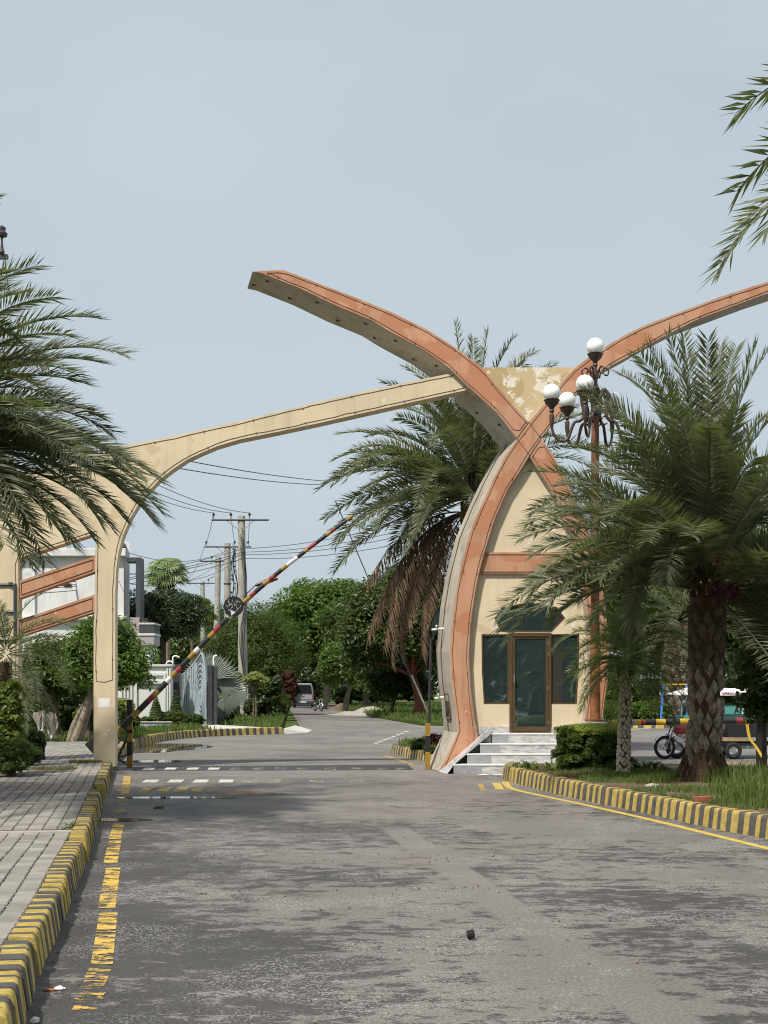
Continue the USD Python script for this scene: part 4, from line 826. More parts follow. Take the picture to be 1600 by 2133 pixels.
dc = P(487, 1263, YB - .1); R = .228
part(t, 'disc_sign', move(lathe([(.001, 0), (R - .01, 0), (R, .006), (R, .016), (.001, .018)], 36), rotx(math.pi / 2), dc + [0, .0, 0]), 'black_paint')
U = R / 250.0
def ink(pts, w=9): # strokes traced on the sign: centre (770, 715), 250 units to the rim
    p = np.array([[dc[0] + (x - 770) * U, dc[1] - .02, dc[2] - (y - 715) * U] for x, y in pts]); return tube(smoothline(p, 4) if len(p) > 2 else p, w * U * .5, 5)
strokes = [[(655, 530), (645, 590), (665, 630), (655, 670), (690, 655)], [(640, 700), (680, 690), (720, 640)], [(575, 685), (632, 740)], [(735, 550), (742, 590), (725, 610)], [(630, 600), (640, 640)],
           [(690, 680), (740, 690), (745, 720), (735, 750), (700, 740)], [(760, 640), (800, 650), (790, 690), (830, 690), (830, 650)], [(820, 575), (850, 600), (870, 550)], [(840, 630), (880, 610), (905, 590)], [(905, 590), (935, 615), (920, 600)],
           [(930, 680), (935, 720), (920, 750)], [(840, 720), (850, 760), (880, 775), (900, 745)], [(830, 830), (870, 800), (880, 780)], [(640, 830), (680, 810), (700, 775)], [(645, 795), (665, 785)], [(780, 620), (786, 622)], [(720, 765), (726, 767)], [(800, 610), (806, 612)]]
part(t, 'lettering', join(*[ink(s_) for s_ in strokes]), 'white_paint')
part(t, 'triangle_mark', move((np.array([[dc[0] + (x - 770) * U, dc[1] - .021, dc[2] - (y - 715) * U] for x, y in ((692, 808), (825, 855), (712, 950))]), np.array([[0, 1, 2]]))), 'white_paint')
part(t, 'disc_bracket', cyl(dc + [.1, .0, -.1], dc + [.12, .14, -.12], .015, 6), 'black_paint')

YR = 31.4
t = thing('barrier', 'lowered boom barrier striped yellow and black, crossing behind the big palm trunk', 'barrier', (P(1585, 0, YR)[0], YR, 0))
bands = [(1250, 'k'), (1266, 'y'), (1285, 'k'), (1317, 'w'), (1319, 'k'), (1321, 'w'), (1323, 'y'), (1334, 'r'), (1344, 'k'), (1366, 'y'), (1386, 'k'), (1416, 'y'), (1440, 'k'), (1470, 'y'), (1490, 'k'), (1533, 'r'), (1547, 'k'), (1600, 'y'), (1625, None)]
cols['y'] = 'yellow_boom'
for (a, c), (b, _) in zip(bands[:-1], bands[1:]):
    ya, yb = 1506 - (a - 1250) * .016, 1506 - (b - 1250) * .016
    part(t, 'boom_section', tube([P(a, ya, YR), P(b, yb, YR)], .068 + .00002 * (a - 1250), 12), cols[c], smooth=40)
q = P(1590, 1500, YR); part(t, 'post', cbox(q[0] - .09, q[0] + .09, YR + .1, YR + .3, 0, 1.15, .015), 'black_paint')
q = P(1275, 1508, YR); part(t, 'rest', join(cyl([q[0], YR, 0], [q[0], YR, q[2] - .05], .03, 8), cyl([q[0] - .12, YR, q[2] - .07], [q[0] + .12, YR, q[2] - .07], .025, 8)), 'rust_brown')
w = P(1555, 1500, YR - .1); tw = smoothline([w, P(1562, 1537, YR - .1), P(1575, 1555, YR - .1), P(1589, 1578, YR - .15)], 6)
single('warning_tape', 'twisted strip of yellow tape hanging from the lowered boom by the right edge', 'tape', join((np.vstack([tw - [.035, 0, 0], tw + [.035, .01, 0]]), np.array([[i, i + 1, len(tw) + i + 1, len(tw) + i] for i in range(len(tw) - 1)]))), 'yellow_boom')

# ------------------------------------------------------------------ street lamp with globes
YL = 27.0; lb = np.array([P(1240, 0, YL)[0], YL, .23])
t = thing('street_lamp', 'tall rusty brown lamp post with branching arms and white globes', 'street lamp', lb)
part(t, 'base', cbox(lb[0] - .24, lb[0] + .24, YL - .24, YL + .24, .2, P(0, 1503, YL)[2], .03), 'concrete')
zt = P(0, 868, YL)[2]; zb = P(0, 1503, YL)[2]
part(t, 'base_flange', lathe([(.2, zb), (.2, zb + .04), (.11, zb + .06)], 16, (lb[0], YL, 0)), 'rust_brown')
part(t, 'pole', lathe([(.10, zb), (.095, zb + 1.5), (.088, zb + 1.9), (.086, zb + 3.4), (.08, zt - .8), (.075, zt)], 16, (lb[0], YL, 0)), 'rust_brown', smooth=40)
part(t, 'lower_sleeve', lathe([(.105, zb + .03), (.101, zb + 1.55)], 16, (lb[0], YL, 0)), 'rust_orange', smooth=40)
zg = P(0, 722, YL)[2]
part(t, 'finial_stem', lathe([(.075, zt), (.11, zt + .05), (.05, zt + .15), (.04, zt + .45), (.09, zt + .55), (.05, zt + .65), (.035, zg - .45), (.035, zg - .4)], 14, (lb[0], YL, 0)), 'cast_brown', smooth=40)
def cup(c):
    part(t, 'cup', lathe([(.02, -.40), (.05, -.37), (.035, -.33), (.05, -.29), (.115, -.22), (.13, -.17), (.15, -.145), (.105, -.135), (.115, -.11), (.001, -.11)], 24, c, 8, .12), 'cast_brown', smooth=50)
def globe(c): part(t, 'globe', ball(c, .172, 4), 'globe_white', smooth=True)
tc = np.array([lb[0], YL, zg]); globe(tc); cup(tc)
za = P(0, 818, YL)[2]
for az, has in ((180, 1), (248, 1), (122, 1), (58, 1), (2, 0)):
    a = math.radians(az); dr = np.array([math.cos(a), math.sin(a), 0]); L = .86
    gc = np.array([lb[0], YL, za]) + dr * L
    prof = [(.05, za - .22), (.14, za + .02), (.2, za + .05), (.27, za - .1), (.22, za - .42), (.3, za - .55), (.42, za - .6), (.55, za - .92), (.7, za - .95), (.82, za - .82), (L, za - .62), (L, za - .36)]
    pts = smoothline([np.array([lb[0], YL, 0]) + dr * r + [0, 0, z] for r, z in prof], 5)
    m = [tube(pts, np.linspace(.042, .024, len(pts)), 8), lathe([(.02, za - .72), (.045, za - .6), (.05, za - .45), (.025, za - .4)], 10, (gc[0], gc[1], 0))]
    pl = smoothline([np.array([lb[0], YL, 0]) + dr * r + [0, 0, z] for r, z in [(.3, za - .55), (.2, za - .46), (.12, za - .52), (.16, za - .62), (.24, za - .6)]], 5); m.append(tube(pl, .02, 6))
    part(t, 'arm', join(*m), 'cast_brown', smooth=50)
    if has: globe(gc); cup(gc)
part(t, 'scrolls', join(*[tube(smoothline([np.array([lb[0], YL, 0]) + np.array([math.cos(a), math.sin(a), 0]) * r + [0, 0, z] for r, z in [(.04, zt + .75), (.16, zt + .95), (.26, zt + .92), (.24, zt + .82), (.17, zt + .84)]], 5), .018, 6) for a in np.arange(6) * math.pi / 3]), 'cast_brown', smooth=50)

# ------------------------------------------------------------------ palms
def date_palm(name, label, base, top, r0, r1, N, L, leafl, seed, young=1.42, old=-0.75, n=80, mats=('palm_leaf', 'palm_leaf_olive'), dead=0, boots=None, fibre=True, arc=1.25, only=None, width=.034, cat='palm tree', stem=.024, tips=(), dead_tips=(), olive=.06, avoid=(), **kw):
    rng = np.random.default_rng(seed); base, top = np.asarray(base, float), np.asarray(top, float)
    t = thing(name, label, cat, base)
    if r0: part(t, 'trunk', tube(np.linspace(base - [0, 0, .1], top, 8), np.linspace(r0, r1, 8), 14), 'palm_fibre', smooth=40)
    if boots:
        rows, around, hgt, pr = boots
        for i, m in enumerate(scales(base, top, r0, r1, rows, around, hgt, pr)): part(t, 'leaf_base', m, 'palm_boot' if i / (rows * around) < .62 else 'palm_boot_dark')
    for k, tp in enumerate(tips):
        q = P(*tp); o = top + norm((q - top) * [1, 1, 0]) * r1 * .6 + [0, 0, .1 if q[2] < top[2] else .3]
        az, el, dr, LL = aim(rng, o, q, L)
        part(t, 'frond', frond(rng, o, az, el, LL, dr, leafl, n, width, twist=rng.normal(0, .35), stem=stem, **kw), mats[1] if rng.random() < olive else mats[0])
    for tp in dead_tips:
        q = P(*tp); o = top + norm((q - top) * [1, 1, 0]) * r1 - [0, 0, .3]; az, el, dr, LL = aim(rng, o, q, 1.0, .55)
        part(t, 'dead_frond', frond(rng, o, az, el, LL, dr, leafl * .85, n, width * .8, vee=-.5, hang=.6, plumose=.4, pw=.55, stem=stem), 'palm_leaf_dead', label='hanging dry brown frond')
    for i in range(N):
        u = i / max(1, N - 1); az = i * 2.39996 + rng.normal(0, .18)
        el = young + (old - young) * u ** 0.9 + rng.normal(0, .1); o = top + np.array([math.cos(az), math.sin(az), 0]) * r1 * .7 * min(1, u * 3) + [0, 0, .35 * (1 - u)]
        m = frond(rng, o, az, el, L * rng.uniform(.88, 1.08) * (.75 + .25 * min(1, u * 4)), arc * (0.55 + .6 * math.sin(min(1, u * 1.3) * math.pi)) * rng.uniform(.75, 1.2), leafl, n, width, twist=rng.normal(0, .35), curl=rng.normal(0, .12), stem=stem, **kw)
        e = m[0][n * 4]; ex, ey = CX + e[0] / e[1] * F, HY - (e[2] - CH) / e[1] * F
        if any(a <= ex <= b and c <= ey <= d for a, b, c, d in avoid): continue
        part(t, 'frond', m, mats[1] if (u > .72 and rng.random() < .6) else mats[0])
    for i in range(dead):
        az = rng.uniform(0, 6.283) if only is None else rng.uniform(*only)
        m = frond(rng, top + np.array([math.cos(az), math.sin(az), 0]) * r1 - [0, 0, .3], az, rng.uniform(-.5, .0), L * rng.uniform(.8, 1.0), rng.uniform(1.0, 1.35), leafl * .85, int(n * .8), width * .7, vee=-.5, hang=.6, plumose=.4, pw=.55, stem=stem)
        part(t, 'dead_frond', m, 'palm_leaf_dead', label='hanging dry brown frond')
    return t
def at3(px, Y, z): return np.array([(px - CX) / F * Y, Y, z])
# big date palm on the island, right
pb = np.array([5.52, 23.6, .2]); ptop = np.array([5.60, 23.6, 3.42])
bp = date_palm('date_palm', 'big date palm with thick scaly trunk on the kerbed island, right', pb, ptop, .235, .26, 66, 3.9, .60, 21, boots=(15, 8, .40, .07), young=1.45, old=-.55, n=112, arc=1.25, width=.044, olive=.04, avoid=((1380, 1600, 1190, 1700), (950, 1400, 1325, 1700)), tips=
    ((1040, 1315, 22.4), (1085, 1125, 23), (1110, 985, 23.6), (1216, 815, 24), (1350, 728, 24.2), (1440, 715, 23.8), (1530, 735, 24.5), (1600, 740, 24), (1130, 1190, 22), (1240, 1290, 21.5), (1320, 1310, 22.2), (1250, 1210, 21),
     (1385, 1215, 21.4), (1120, 1060, 24.6), (1160, 1240, 24.8), (1290, 780, 25), (1660, 830, 23), (1690, 950, 23), (1700, 1100, 23), (1650, 1250, 22.5), (1035, 1290, 22), (1060, 1325, 22.8), (1480, 900, 20.6), (1400, 850, 21), (1300, 900, 21.5), (1200, 930, 22.5),
     (1230, 1090, 21.2), (1580, 950, 21), (1440, 1120, 20.6), (1350, 1130, 20.6), (1540, 850, 21.5), (1640, 1180, 24.5), (1090, 1230, 23.4), (1170, 1010, 25.2), (1110, 1150, 24.4), (1600, 1335, 23.5), (1560, 1300, 24.9), (1640, 1310, 22.8), (1150, 1290, 23.3), (1375, 1290, 24.7),
     (1330, 745, 22.6), (1400, 722, 23.2), (1475, 728, 22.9), (1570, 742, 23.4), (1500, 735, 24.6), (1360, 800, 22.0), (1250, 850, 23.6)))
rng = np.random.default_rng(5)
part(bp, 'root_skirt', join(*[tube(smoothline([pb + [math.cos(a) * .30, math.sin(a) * .30, rng.uniform(.25, .5)], pb + [math.cos(a) * .4, math.sin(a) * .4, .2], pb + [math.cos(a) * rng.uniform(.4, .52), math.sin(a) * .45, -.02]], 3), rng.uniform(.02, .045), 5) for a in rng.uniform(0, 6.283, 90)]), 'palm_fibre')
for az, z, m, rr in ((3.9, 4.45, 'fruit_red', .22), (4.9, 4.1, 'fruit_red', .22), (5.6, 4.15, 'fruit_red', .2), (5.3, 4.75, 'fruit_orange', .3), (4.4, 4.2, 'fruit_red', .2)):
    o = ptop + np.array([math.cos(az) * .45, math.sin(az) * .45, z - 4.0]); ms = []
    for i in range(40):
        e = o + rng.normal(0, 1, 3) * [rr * .55, rr * .55, rr * .5] - [0, 0, .2]; ms.append(tube(smoothline([ptop + [math.cos(az) * .15, math.sin(az) * .15, .35], o + [0, 0, .1], e], 3), .005, 4))
        ms += [ball(e * (1 - k) + o * k + rng.normal(0, .02, 3), (.014, .014, .02), 0) for k in (0, .2, .4)]
    part(bp, 'fruit_bunch', join(*ms), m)
# palm behind the gatehouse with dead fronds hanging towards the road
date_palm('date_palm', 'date palm rising behind the gatehouse, dry brown fronds hanging on its left', (2.75, 38.6, .15), (2.45, 38.2, 7.0), .26, .28, 100, 4.2, .58, 33, young=1.45, old=-.7, n=88, dead=2, only=(2.3, 4.2), boots=(20, 9, .4, .06), arc=1.25, width=.052, olive=.3, avoid=((-100, 1600, 1190, 1700), (-900, 655, -900, 1700), (-900, 790, -900, 800)), tips=
    ((665, 1018, 37.5), (705, 905, 38), (800, 795, 38.5), (845, 765, 39), (955, 690, 38), (1010, 705, 38.4), (1065, 712, 37.6), (1112, 735, 38.8), (700, 985, 39), (712, 1125, 37.4), (720, 1170, 36.8), (680, 1080, 38.6), (760, 950, 36.8), (790, 1100, 36.4), (850, 1150, 36),
     (830, 870, 37), (900, 820, 36.6), (1150, 760, 38), (750, 1050, 39.6), (780, 1010, 36.6), (730, 940, 40), (870, 1100, 35.8), (820, 1140, 37), (920, 750, 39), (985, 715, 39.5), (1090, 760, 37)),
    dead_tips=((765, 1215, 37), (768, 1330, 37.4), (800, 1352, 37), (815, 1385, 37.6), (880, 1370, 37), (925, 1335, 37.2), (850, 1305, 36.8), (785, 1290, 38), (900, 1300, 38), (835, 1360, 38.2)))
# palm left of the pavement, trunk outside the picture
date_palm('date_palm', 'date palm whose long fronds reach in from the left edge before the arch', (-6.95, 18.6, .2), (-6.9, 18.6, 4.9), .26, .28, 104, 4.2, .58, 47, young=1.4, old=-.75, n=116, boots=(16, 9, .35, .05), arc=.8, width=.032, plumose=.12, avoid=((265, 1600, -900, 985), (200, 1600, -900, 735), (110, 1600, -900, 640), (20, 1600, -900, 545), (335, 1600, 900, 1700), (120, 420, 1105, 1700), (20, 120, 1190, 1700)), tips=
    ((75, 553, 18.6), (108, 620, 18), (200, 660, 19), (262, 742, 18.2), (180, 800, 19.5), (150, 850, 17), (335, 1008, 18.4), (325, 1092, 18), (95, 1175, 17), (150, 1135, 17.6), (60, 1165, 16.8), (230, 1100, 19), (300, 1050, 19.4), (30, 700, 17.5), (205, 870, 18.8), (250, 960, 17.6),
     (280, 985, 19.6), (180, 1040, 16.8), (110, 1090, 16.6), (190, 1120, 18.4), (10, 1130, 16.4), (100, 760, 17.4), (60, 900, 16.4), (140, 960, 16.8), (260, 1080, 18.7), (310, 1030, 18), (40, 1060, 16.2), (50, 610, 19.2), (150, 700, 17.8), (215, 760, 19.4), (90, 820, 16.6), (235, 905, 19), (300, 1000, 17.4), (270, 1040, 18.9), (210, 1085, 17), (130, 1120, 18), (60, 1100, 17.2), (335, 1062, 18.6), (20, 600, 17), (170, 930, 17.2), (318, 1075, 19), (240, 1000, 18.2), (190, 985, 16.8)))
# palm whose frond tips enter at the upper right
date_palm('date_palm', 'tall date palm showing only a few frond tips at the upper right edge', (6.5, 10.3, .2), (6.5, 10.3, 6.5), .26, .28, 34, 3.2, .46, 59, young=1.3, old=-.5, n=74, arc=1.1, width=.042, avoid=((-900, 1640, -900, 1700),), tips=
    ((1493, 562, 10.3), (1536, 390, 10.6), (1538, 240, 10.9), (1510, 545, 10.7), (1590, 480, 10.0)))
# slender small palm beside the clipped bush
sb = at3(1298, 24.9, .23); stp = np.array([sb[0] + .05, sb[1], P(0, 1385, sb[1])[2]])
sm = date_palm('small_palm', 'slender small palm with lattice patterned trunk beside the clipped bush', sb, stp, .085, .08, 50, 1.35, .26, 65, young=1.4, old=-.6, n=60, tips=((1185, 1402, 24.6), (1198, 1315, 24.8), (1228, 1262, 25.1), (1300, 1235, 24.9), (1380, 1258, 25.4), (1422, 1322, 25.2), (1432, 1402, 25.0), (1402, 1452, 24.6), (1232, 1402, 24.4), (1255, 1335, 24.3), (1352, 1425, 24.3), (1205, 1360, 24.9), (1290, 1290, 24.1), (1340, 1300, 24.2), (1215, 1425, 24.4), (1250, 1280, 24.3), (1270, 1420, 24.2), (1380, 1440, 24.3)), mats=('palm_leaf_young', 'palm_leaf_young'), arc=1.6, width=.015, stem=.008)
for i, m in enumerate(scales(sb, stp - [0, 0, .1], .115, .085, 28, 8, .115, .022)): part(sm, 'leaf_base', m, 'small_palm_scale')
part(sm, 'dry_skirt', join(*[tube(smoothline([stp + [math.cos(a) * .06, math.sin(a) * .06, .05], stp + [math.cos(a) * .15, math.sin(a) * .15, rng.uniform(-.05, .05)], stp + [math.cos(a) * .14, math.sin(a) * .14, rng.uniform(-.22, -.1)]], 3), .012, 4) for a in rng.uniform(0, 6.283, 70)]), 'palm_fibre')
# dark cycad-like palm at the left edge
date_palm('low_palm', 'dark low palm with drooping fronds in front of the arch pylon, left edge', (-7.9, 28.2, .2), (-7.75, 28.0, 2.35), .14, .12, 34, 1.75, .30, 71, young=1.2, old=-1.0, n=50, mats=('palm_leaf', 'palm_leaf'), arc=1.5, width=.022, stem=.012)
# stout palm across the right hand road
fb = G(1400, 1503, .14); fb[1] = 57.5; fb[0] = P(1400, 0, 57.5)[0] if False else (1400 - CX) / F * 62.5; fb = np.array([(1400 - CX) / F * 62.5, 62.5, .1])
date_palm('date_palm', 'stout old palm with rough trunk across the right hand road', fb, fb + [.3, 0, 4.6], .62, .5, 44, 3.6, .5, 83, young=1.3, old=-.9, n=44, boots=(12, 9, .55, .09), arc=1.4, width=.05)
# washingtonia far behind the house
wb = np.array([P(347, 0, 82)[0], 82, 0]); wt = P(347, 1192, 82)
t = thing('fan_palm', 'fan palm with a ragged skirt of dry leaves above the dark mango tree', 'palm tree', wb); rng = np.random.default_rng(77)
part(t, 'trunk', tube([wb, (wb + wt) / 2, wt], [.22, .2, .18], 10), 'bark_pale', smooth=40)
for i in range(26):
    az, el = i * 2.4, 1.3 - i * .075; d = np.array([math.cos(az) * math.cos(el), math.sin(az) * math.cos(el), math.sin(el)]); h = wt + d * .85
    part(t, 'fan_leaf', join(tube([wt, h], [.015, .01], 4), fanleaf(rng, h, norm(d * .4 + [0, -.3, .8]), d, .8, 16, 3.6, .16, .35)), 'palm_leaf_young')
part(t, 'dry_skirt', join(*[fanleaf(rng, wt + [rng.normal(0, .25), rng.normal(0, .25), rng.uniform(-1.7, -.1)], rng.normal(0, 1, 3) * [1, 1, .2], (rng.normal(0, .6), rng.normal(0, .6), -1), rng.uniform(.5, 1.0), 8, 1.5, .14, .3) for _ in range(60)]), 'palm_leaf_dead')
# blue fan palm by the granite gate pillar
bb = np.array([P(462, 0, 62)[0], 62, .2]); hb = bb + [-.3, 0, 1.0]
t = thing('blue_fan_palm', 'silver blue fan palm with stiff round leaves behind the granite gate pillar', 'palm tree', bb)
part(t, 'trunk', tube([bb - [0, 0, .1], hb], [.2, .16], 10), 'palm_fibre')
for px, py, tx, ty, R, sp in ((446, 1428, .35, .9, 1.55, 4.2), (462, 1440, .9, .3, 1.3, 3.6), (432, 1405, -.4, .9, 1.2, 3.4), (492, 1440, .3, -.9, .75, 2.2), (450, 1465, .7, -.6, .9, 2.6), (440, 1415, 0, 1, 1.3, 3.0)):
    h = P(px, py, 61.4 + rng.uniform(-.4, .8)); part(t, 'fan_leaf', join(tube([hb, h], [.025, .015], 4), fanleaf(rng, h, (rng.normal(0, .15), -1, rng.normal(.1, .1)), (tx, 0, ty), R, 30, sp, .085, .05)), 'fan_leaf')

# ------------------------------------------------------------------ trees
def at_px(px, Y, z=.1): return np.array([(px - CX) / F * Y, Y, z])
def tpx(name, label, px, Y, ptop, halfw, pbot, leaf, clumps=60, per=260, size=.26, basepx=None, **k):
    """tree whose crown spans ptop..pbot rows and +-halfw columns when seen from the road"""
    s = F / Y; zt, zb = CH + (HY - ptop) / s, CH + (HY - pbot) / s; c = np.array([(px - CX) / s, Y, (zt + zb) / 2])
    return tree(name, label, at_px(basepx or px, Y), c, (halfw / s, min(halfw / s, 4.5) * .95, (zt - zb) / 2), clumps, per, size, leaf, **k)
G1 = 'trees along the lane'
tpx('lane_tree', 'tall rounded green tree standing highest behind the parked van', 688, 112, 1190, 112, 1450, 'leaf_bright', 150, 300, .36, 672, seed=1, tr=.3, bark='bark_pale')
tpx('lane_tree', 'dense dark green tree right behind the two concrete poles', 522, 88, 1255, 108, 1450, 'leaf_mid', 140, 300, .22, seed=2, tr=.25, flat=.3, aspect=.25, droop=.5)
tpx('lane_tree', 'lighter yellowish tree overhanging the parked motorcycle', 735, 92, 1335, 85, 1462, 'leaf_bright', 90, 240, .26, 720, seed=3, tr=.2, bark='bark_pale')
tpx('lane_tree', 'broad dark tree with brick red trunk next to the hanging dry fronds', 850, 80, 1170, 140, 1475, 'leaf_dark', 170, 330, .3, 871, seed=4, tr=.28, bark='bark_red')
tpx('lane_tree', 'dark green tree filling the gap between van tree and palm', 770, 105, 1215, 105, 1465, 'leaf_mid', 140, 280, .32, 760, seed=5, tr=.22)
tpx('lane_tree', 'low dark tree shading the lane behind the van', 640, 128, 1262, 100, 1445, 'leaf_dark', 120, 280, .36, 598, seed=6, tr=.2)
tpx('lane_tree', 'shrubby dark tree right of the small motorcycle under the hanging fronds', 830, 84, 1370, 75, 1480, 'leaf_dark', 70, 240, .24, 815, seed=7, tr=.12)
tpx('mango_tree', 'dark mango tree with pale fresh shoots beside the white house', 340, 70, 1222, 88, 1375, 'leaf_mango', 110, 300, .2, seed=8, tr=.2, aspect=.3)
tpx('lane_tree', 'olive feathery palm-like tree crown right of the mango tree', 400, 96, 1225, 45, 1330, 'leaf_lime', 36, 200, .4, seed=9, tr=.15, aspect=.12, droop=.8)
tpx('far_tree', 'hazy grey green tree far off behind the third concrete pole', 445, 200, 1232, 55, 1440, 'leaf_hazed', 70, 200, .5, seed=10, tr=.3)
tpx('far_tree', 'hazy distant tree row end between the poles and the lane trees', 575, 190, 1245, 70, 1440, 'leaf_hazed', 80, 220, .5, seed=12, tr=.3)
tpx('pavement_tree', 'small bright leaved tree behind the cream left pillar', 222, 41, 1275, 98, 1500, 'leaf_bright', 64, 330, .17, 150, seed=13, tr=.11, stems=3, bark='bark_pale', aspect=.38, cr=.42, inner=.35)
tpx('pavement_tree', 'dark leaved small tree in the shade left of the cream pillar', 112, 44, 1322, 95, 1505, 'leaf_mid', 60, 320, .16, 112, seed=14, tr=.1, stems=2, cr=.44, inner=.3)
GR = 'trees behind the right hand road'
tpx('road_tree', 'large dark tree filling the sky behind the big palm crown', 1415, 72, 1010, 165, 1420, 'leaf_dark', 170, 340, .32, 1385, seed=15, tr=.4, bark='bark_pale')
tpx('road_tree', 'green tree behind the lamp post and right leg of the gatehouse', 1310, 68, 1060, 105, 1430, 'leaf_mid', 120, 300, .3, 1320, seed=16, tr=.28, bark='bark_pale')
tpx('road_tree', 'dense leafy tree behind the food stall at the right edge', 1570, 66, 1060, 140, 1440, 'leaf_mid', 140, 320, .3, 1560, seed=17, tr=.3)
tpx('road_tree', 'low shady tree between the stall canopy and the stout palm', 1480, 70, 1250, 130, 1440, 'leaf_dark', 110, 280, .26, 1470, seed=18, tr=.16, stems=3)
vb = np.array([(1590 - CX) / F * 26.5, 26.5, .2])
tree('vine_shrub', 'climbing leafy shrub at the right edge in front of the stall', vb, vb + [.05, 0, 1.9], (.42, .5, 1.75), 60, 95, .13, 'leaf_mid', tr=.03, seed=19, cat='shrub', stems=3, aspect=.6, low=-.95)
vb2 = np.array([(1632 - CX) / F * 25.8, 25.8, .2])
tree('vine_shrub', 'taller leafy shrub cut off by the right edge beside the climbing one', vb2, vb2 + [0, 0, 2.5], (.6, .6, 2.2), 60, 90, .12, 'leaf_mid', tr=.04, seed=20, cat='shrub', stems=3, aspect=.6, low=-.95)
# far wood that closes the view
def wood():
    r = np.random.default_rng(91); ms = []
    for x in np.arange(-62, 95, 4.2):
        Yw = 142 + 6 * math.sin(x * .7) - (30 if x > 8 else 0); top = 8.0 + 2.2 * meshkit.noise(np.array([[x * .21, 3.3, 1.0]]))[0] + (2 if x > 8 else 0)
        ms.append(crown(r, (x, Yw, top * .5), (4.2, 3.0, top * .5), 26, 110, .62, low=-.95)[0])
    return join(*ms)
single('far_wood', 'dark wood closing the view behind the lane', 'wood', wood(), 'leaf_dark', kind='stuff')
def undergrowth():
    r = np.random.default_rng(92); ms = []
    for px, Yu, hh in [(x, 122 + 5 * math.sin(x), 62 + 14 * math.sin(x * .13)) for x in range(668, 900, 13)] + [(x, 134, 60) for x in range(560, 700, 14)] + [(x, 76 + 2 * math.sin(x), 90) for x in range(1270, 1660, 16)]:
        if 606 < px < 664 and Yu < 130: continue
        s = F / Yu; h = hh / s * .5; ms.append(crown(r, ((px - CX) / s, Yu, h), (1.1, .9, h), 12, 110, .3 if Yu > 100 else .2, low=-.98)[0])
    return join(*ms)
single('undergrowth', 'dark tangled undergrowth closing the space below the far tree crowns', 'undergrowth', undergrowth(), 'leaf_dark', kind='stuff')
single('roadside_hedge', 'unseen low hedge added to darken the reflection along the bottom of the glass', 'hedge', join(*[crown(np.random.default_rng(200 + i), (x, -13.0, 1.1), (1.6, .9, 1.3), 14, 90, .3, low=-.98)[0] for i, x in enumerate(np.arange(-16, 18, 2.0))]), 'leaf_bright')  # added out of view to close the pale gap reflected below the trees
# trees across the road behind the viewer, seen only mirrored in the glass door
for i, (x, y) in enumerate([(-9, -16), (0.5, -24), (8, -15), (15, -22), (-4, -21), (4.5, -20), (11.5, -19), (-15, -19)]):
    b = np.array([x, y, 0.0]); tree('roadside_tree', ['spreading tree mirrored at the left of the glass door', 'tree mirrored in the middle of the glass door', 'tree mirrored in the right window', 'tree mirrored at the far right of the glass', 'tree mirrored between the left window and the door', 'tree mirrored between the door and the right window', 'tree mirrored at the right window edge', 'tree mirrored at the far left of the glass'][i], b, b + [0, 0, 5.2], (4.2, 3.2, 5.1), 60, 150, .55, 'leaf_bright', tr=.25, seed=30 + i, low=-.98)

# ------------------------------------------------------------------ shrubs, flowers, grass
bc = np.array([(1232 - CX) / F * 26.1, 26.1, .22])
bush('clipped_bush', 'clipped dark green box shaped bush with top tips coloured light as if sunlit, beside the marble steps', bc, (.70, .6, .40), 130, 300, .052, 'leaf_mid', 41, boxy=.75, cr=.22, inner=.8, flat=.35, shell=.3)
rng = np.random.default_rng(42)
tips = leaves(rng, bc + [0, 0, .77], (.74, .62, .16), 6500, .055, flat=.5, shell=.3); part('/World/clipped_bush', 'new_growth', tips, 'leaf_tip_sunlit')  # tip leaves coloured brighter to make the shaded bush top look sunlit
def px_bush(name, label, px, py, Y, wpx, hpx, leaf, seed, size=.12, clumps=34, per=170, boxy=0.5, z=.2, **k):
    s = F / Y; b = np.array([(px - CX) / s, Y, z]); return bush(name, label, b, (wpx / s / 2, wpx / s / 2 * .9, hpx / s / 2), clumps, per, size, leaf, seed, boxy=boxy, **k)
px_bush('topiary_ball', 'round clipped green bush in front of the grey swirl gate, right one', 408, 1505, 57.0, 34, 26, 'leaf_mid', 51, .08)
px_bush('topiary_ball', 'round clipped green bush at the foot of the dark cone shrub', 366, 1508, 55.5, 34, 34, 'leaf_mid', 52, .08)
px_bush('topiary_ball', 'small clipped bush between the two cone shrubs', 345, 1500, 57.5, 30, 28, 'leaf_mid', 53, .08)
px_bush('topiary_ball', 'tiny clipped bush left of the first cone shrub', 305, 1502, 56.0, 26, 20, 'leaf_mid', 54, .08)
px_bush('topiary_ball', 'low clipped bush touching the swirl gate base', 390, 1500, 58.0, 30, 24, 'leaf_mid', 55, .08)
for i, (x, top) in enumerate(((325, 1440), (366, 1428))):
    Yc = 57.2 + i; s = F / Yc; b = at_px(x, Yc, .2); r_ = np.random.default_rng(60 + i); h = (1500 - top) / s; tt = thing('cone_shrub', ('narrow cone shaped evergreen in front of the white panelled gate', 'taller cone shaped evergreen next to the grey swirl gate')[i], 'shrub', b)
    part(tt, 'stem', tube([b, b + [0, 0, h * .8]], [.05, .02], 6), 'bark')
    part(tt, 'foliage', join(*[leaves(r_, b + [0, 0, h * (.08 + .9 * k / 11)], np.array([.42, .42, .2]) * (1 - .075 * k), 420, .07, flat=.2) for k in range(12)]), 'leaf_dark')
def standard(name, label, px, ptop, Y, wpx, hpx, leaf, seed):
    s = F / Y; b = at_px(px, Y, .2); c = np.array([b[0], Y, CH + (HY - ptop - hpx / 2) / s])
    tree(name, label, b, c, (wpx / s / 2, wpx / s / 2, hpx / s / 2), 34, 170, .13, leaf, tr=.05, seed=seed, cat='shrub', stems=2)
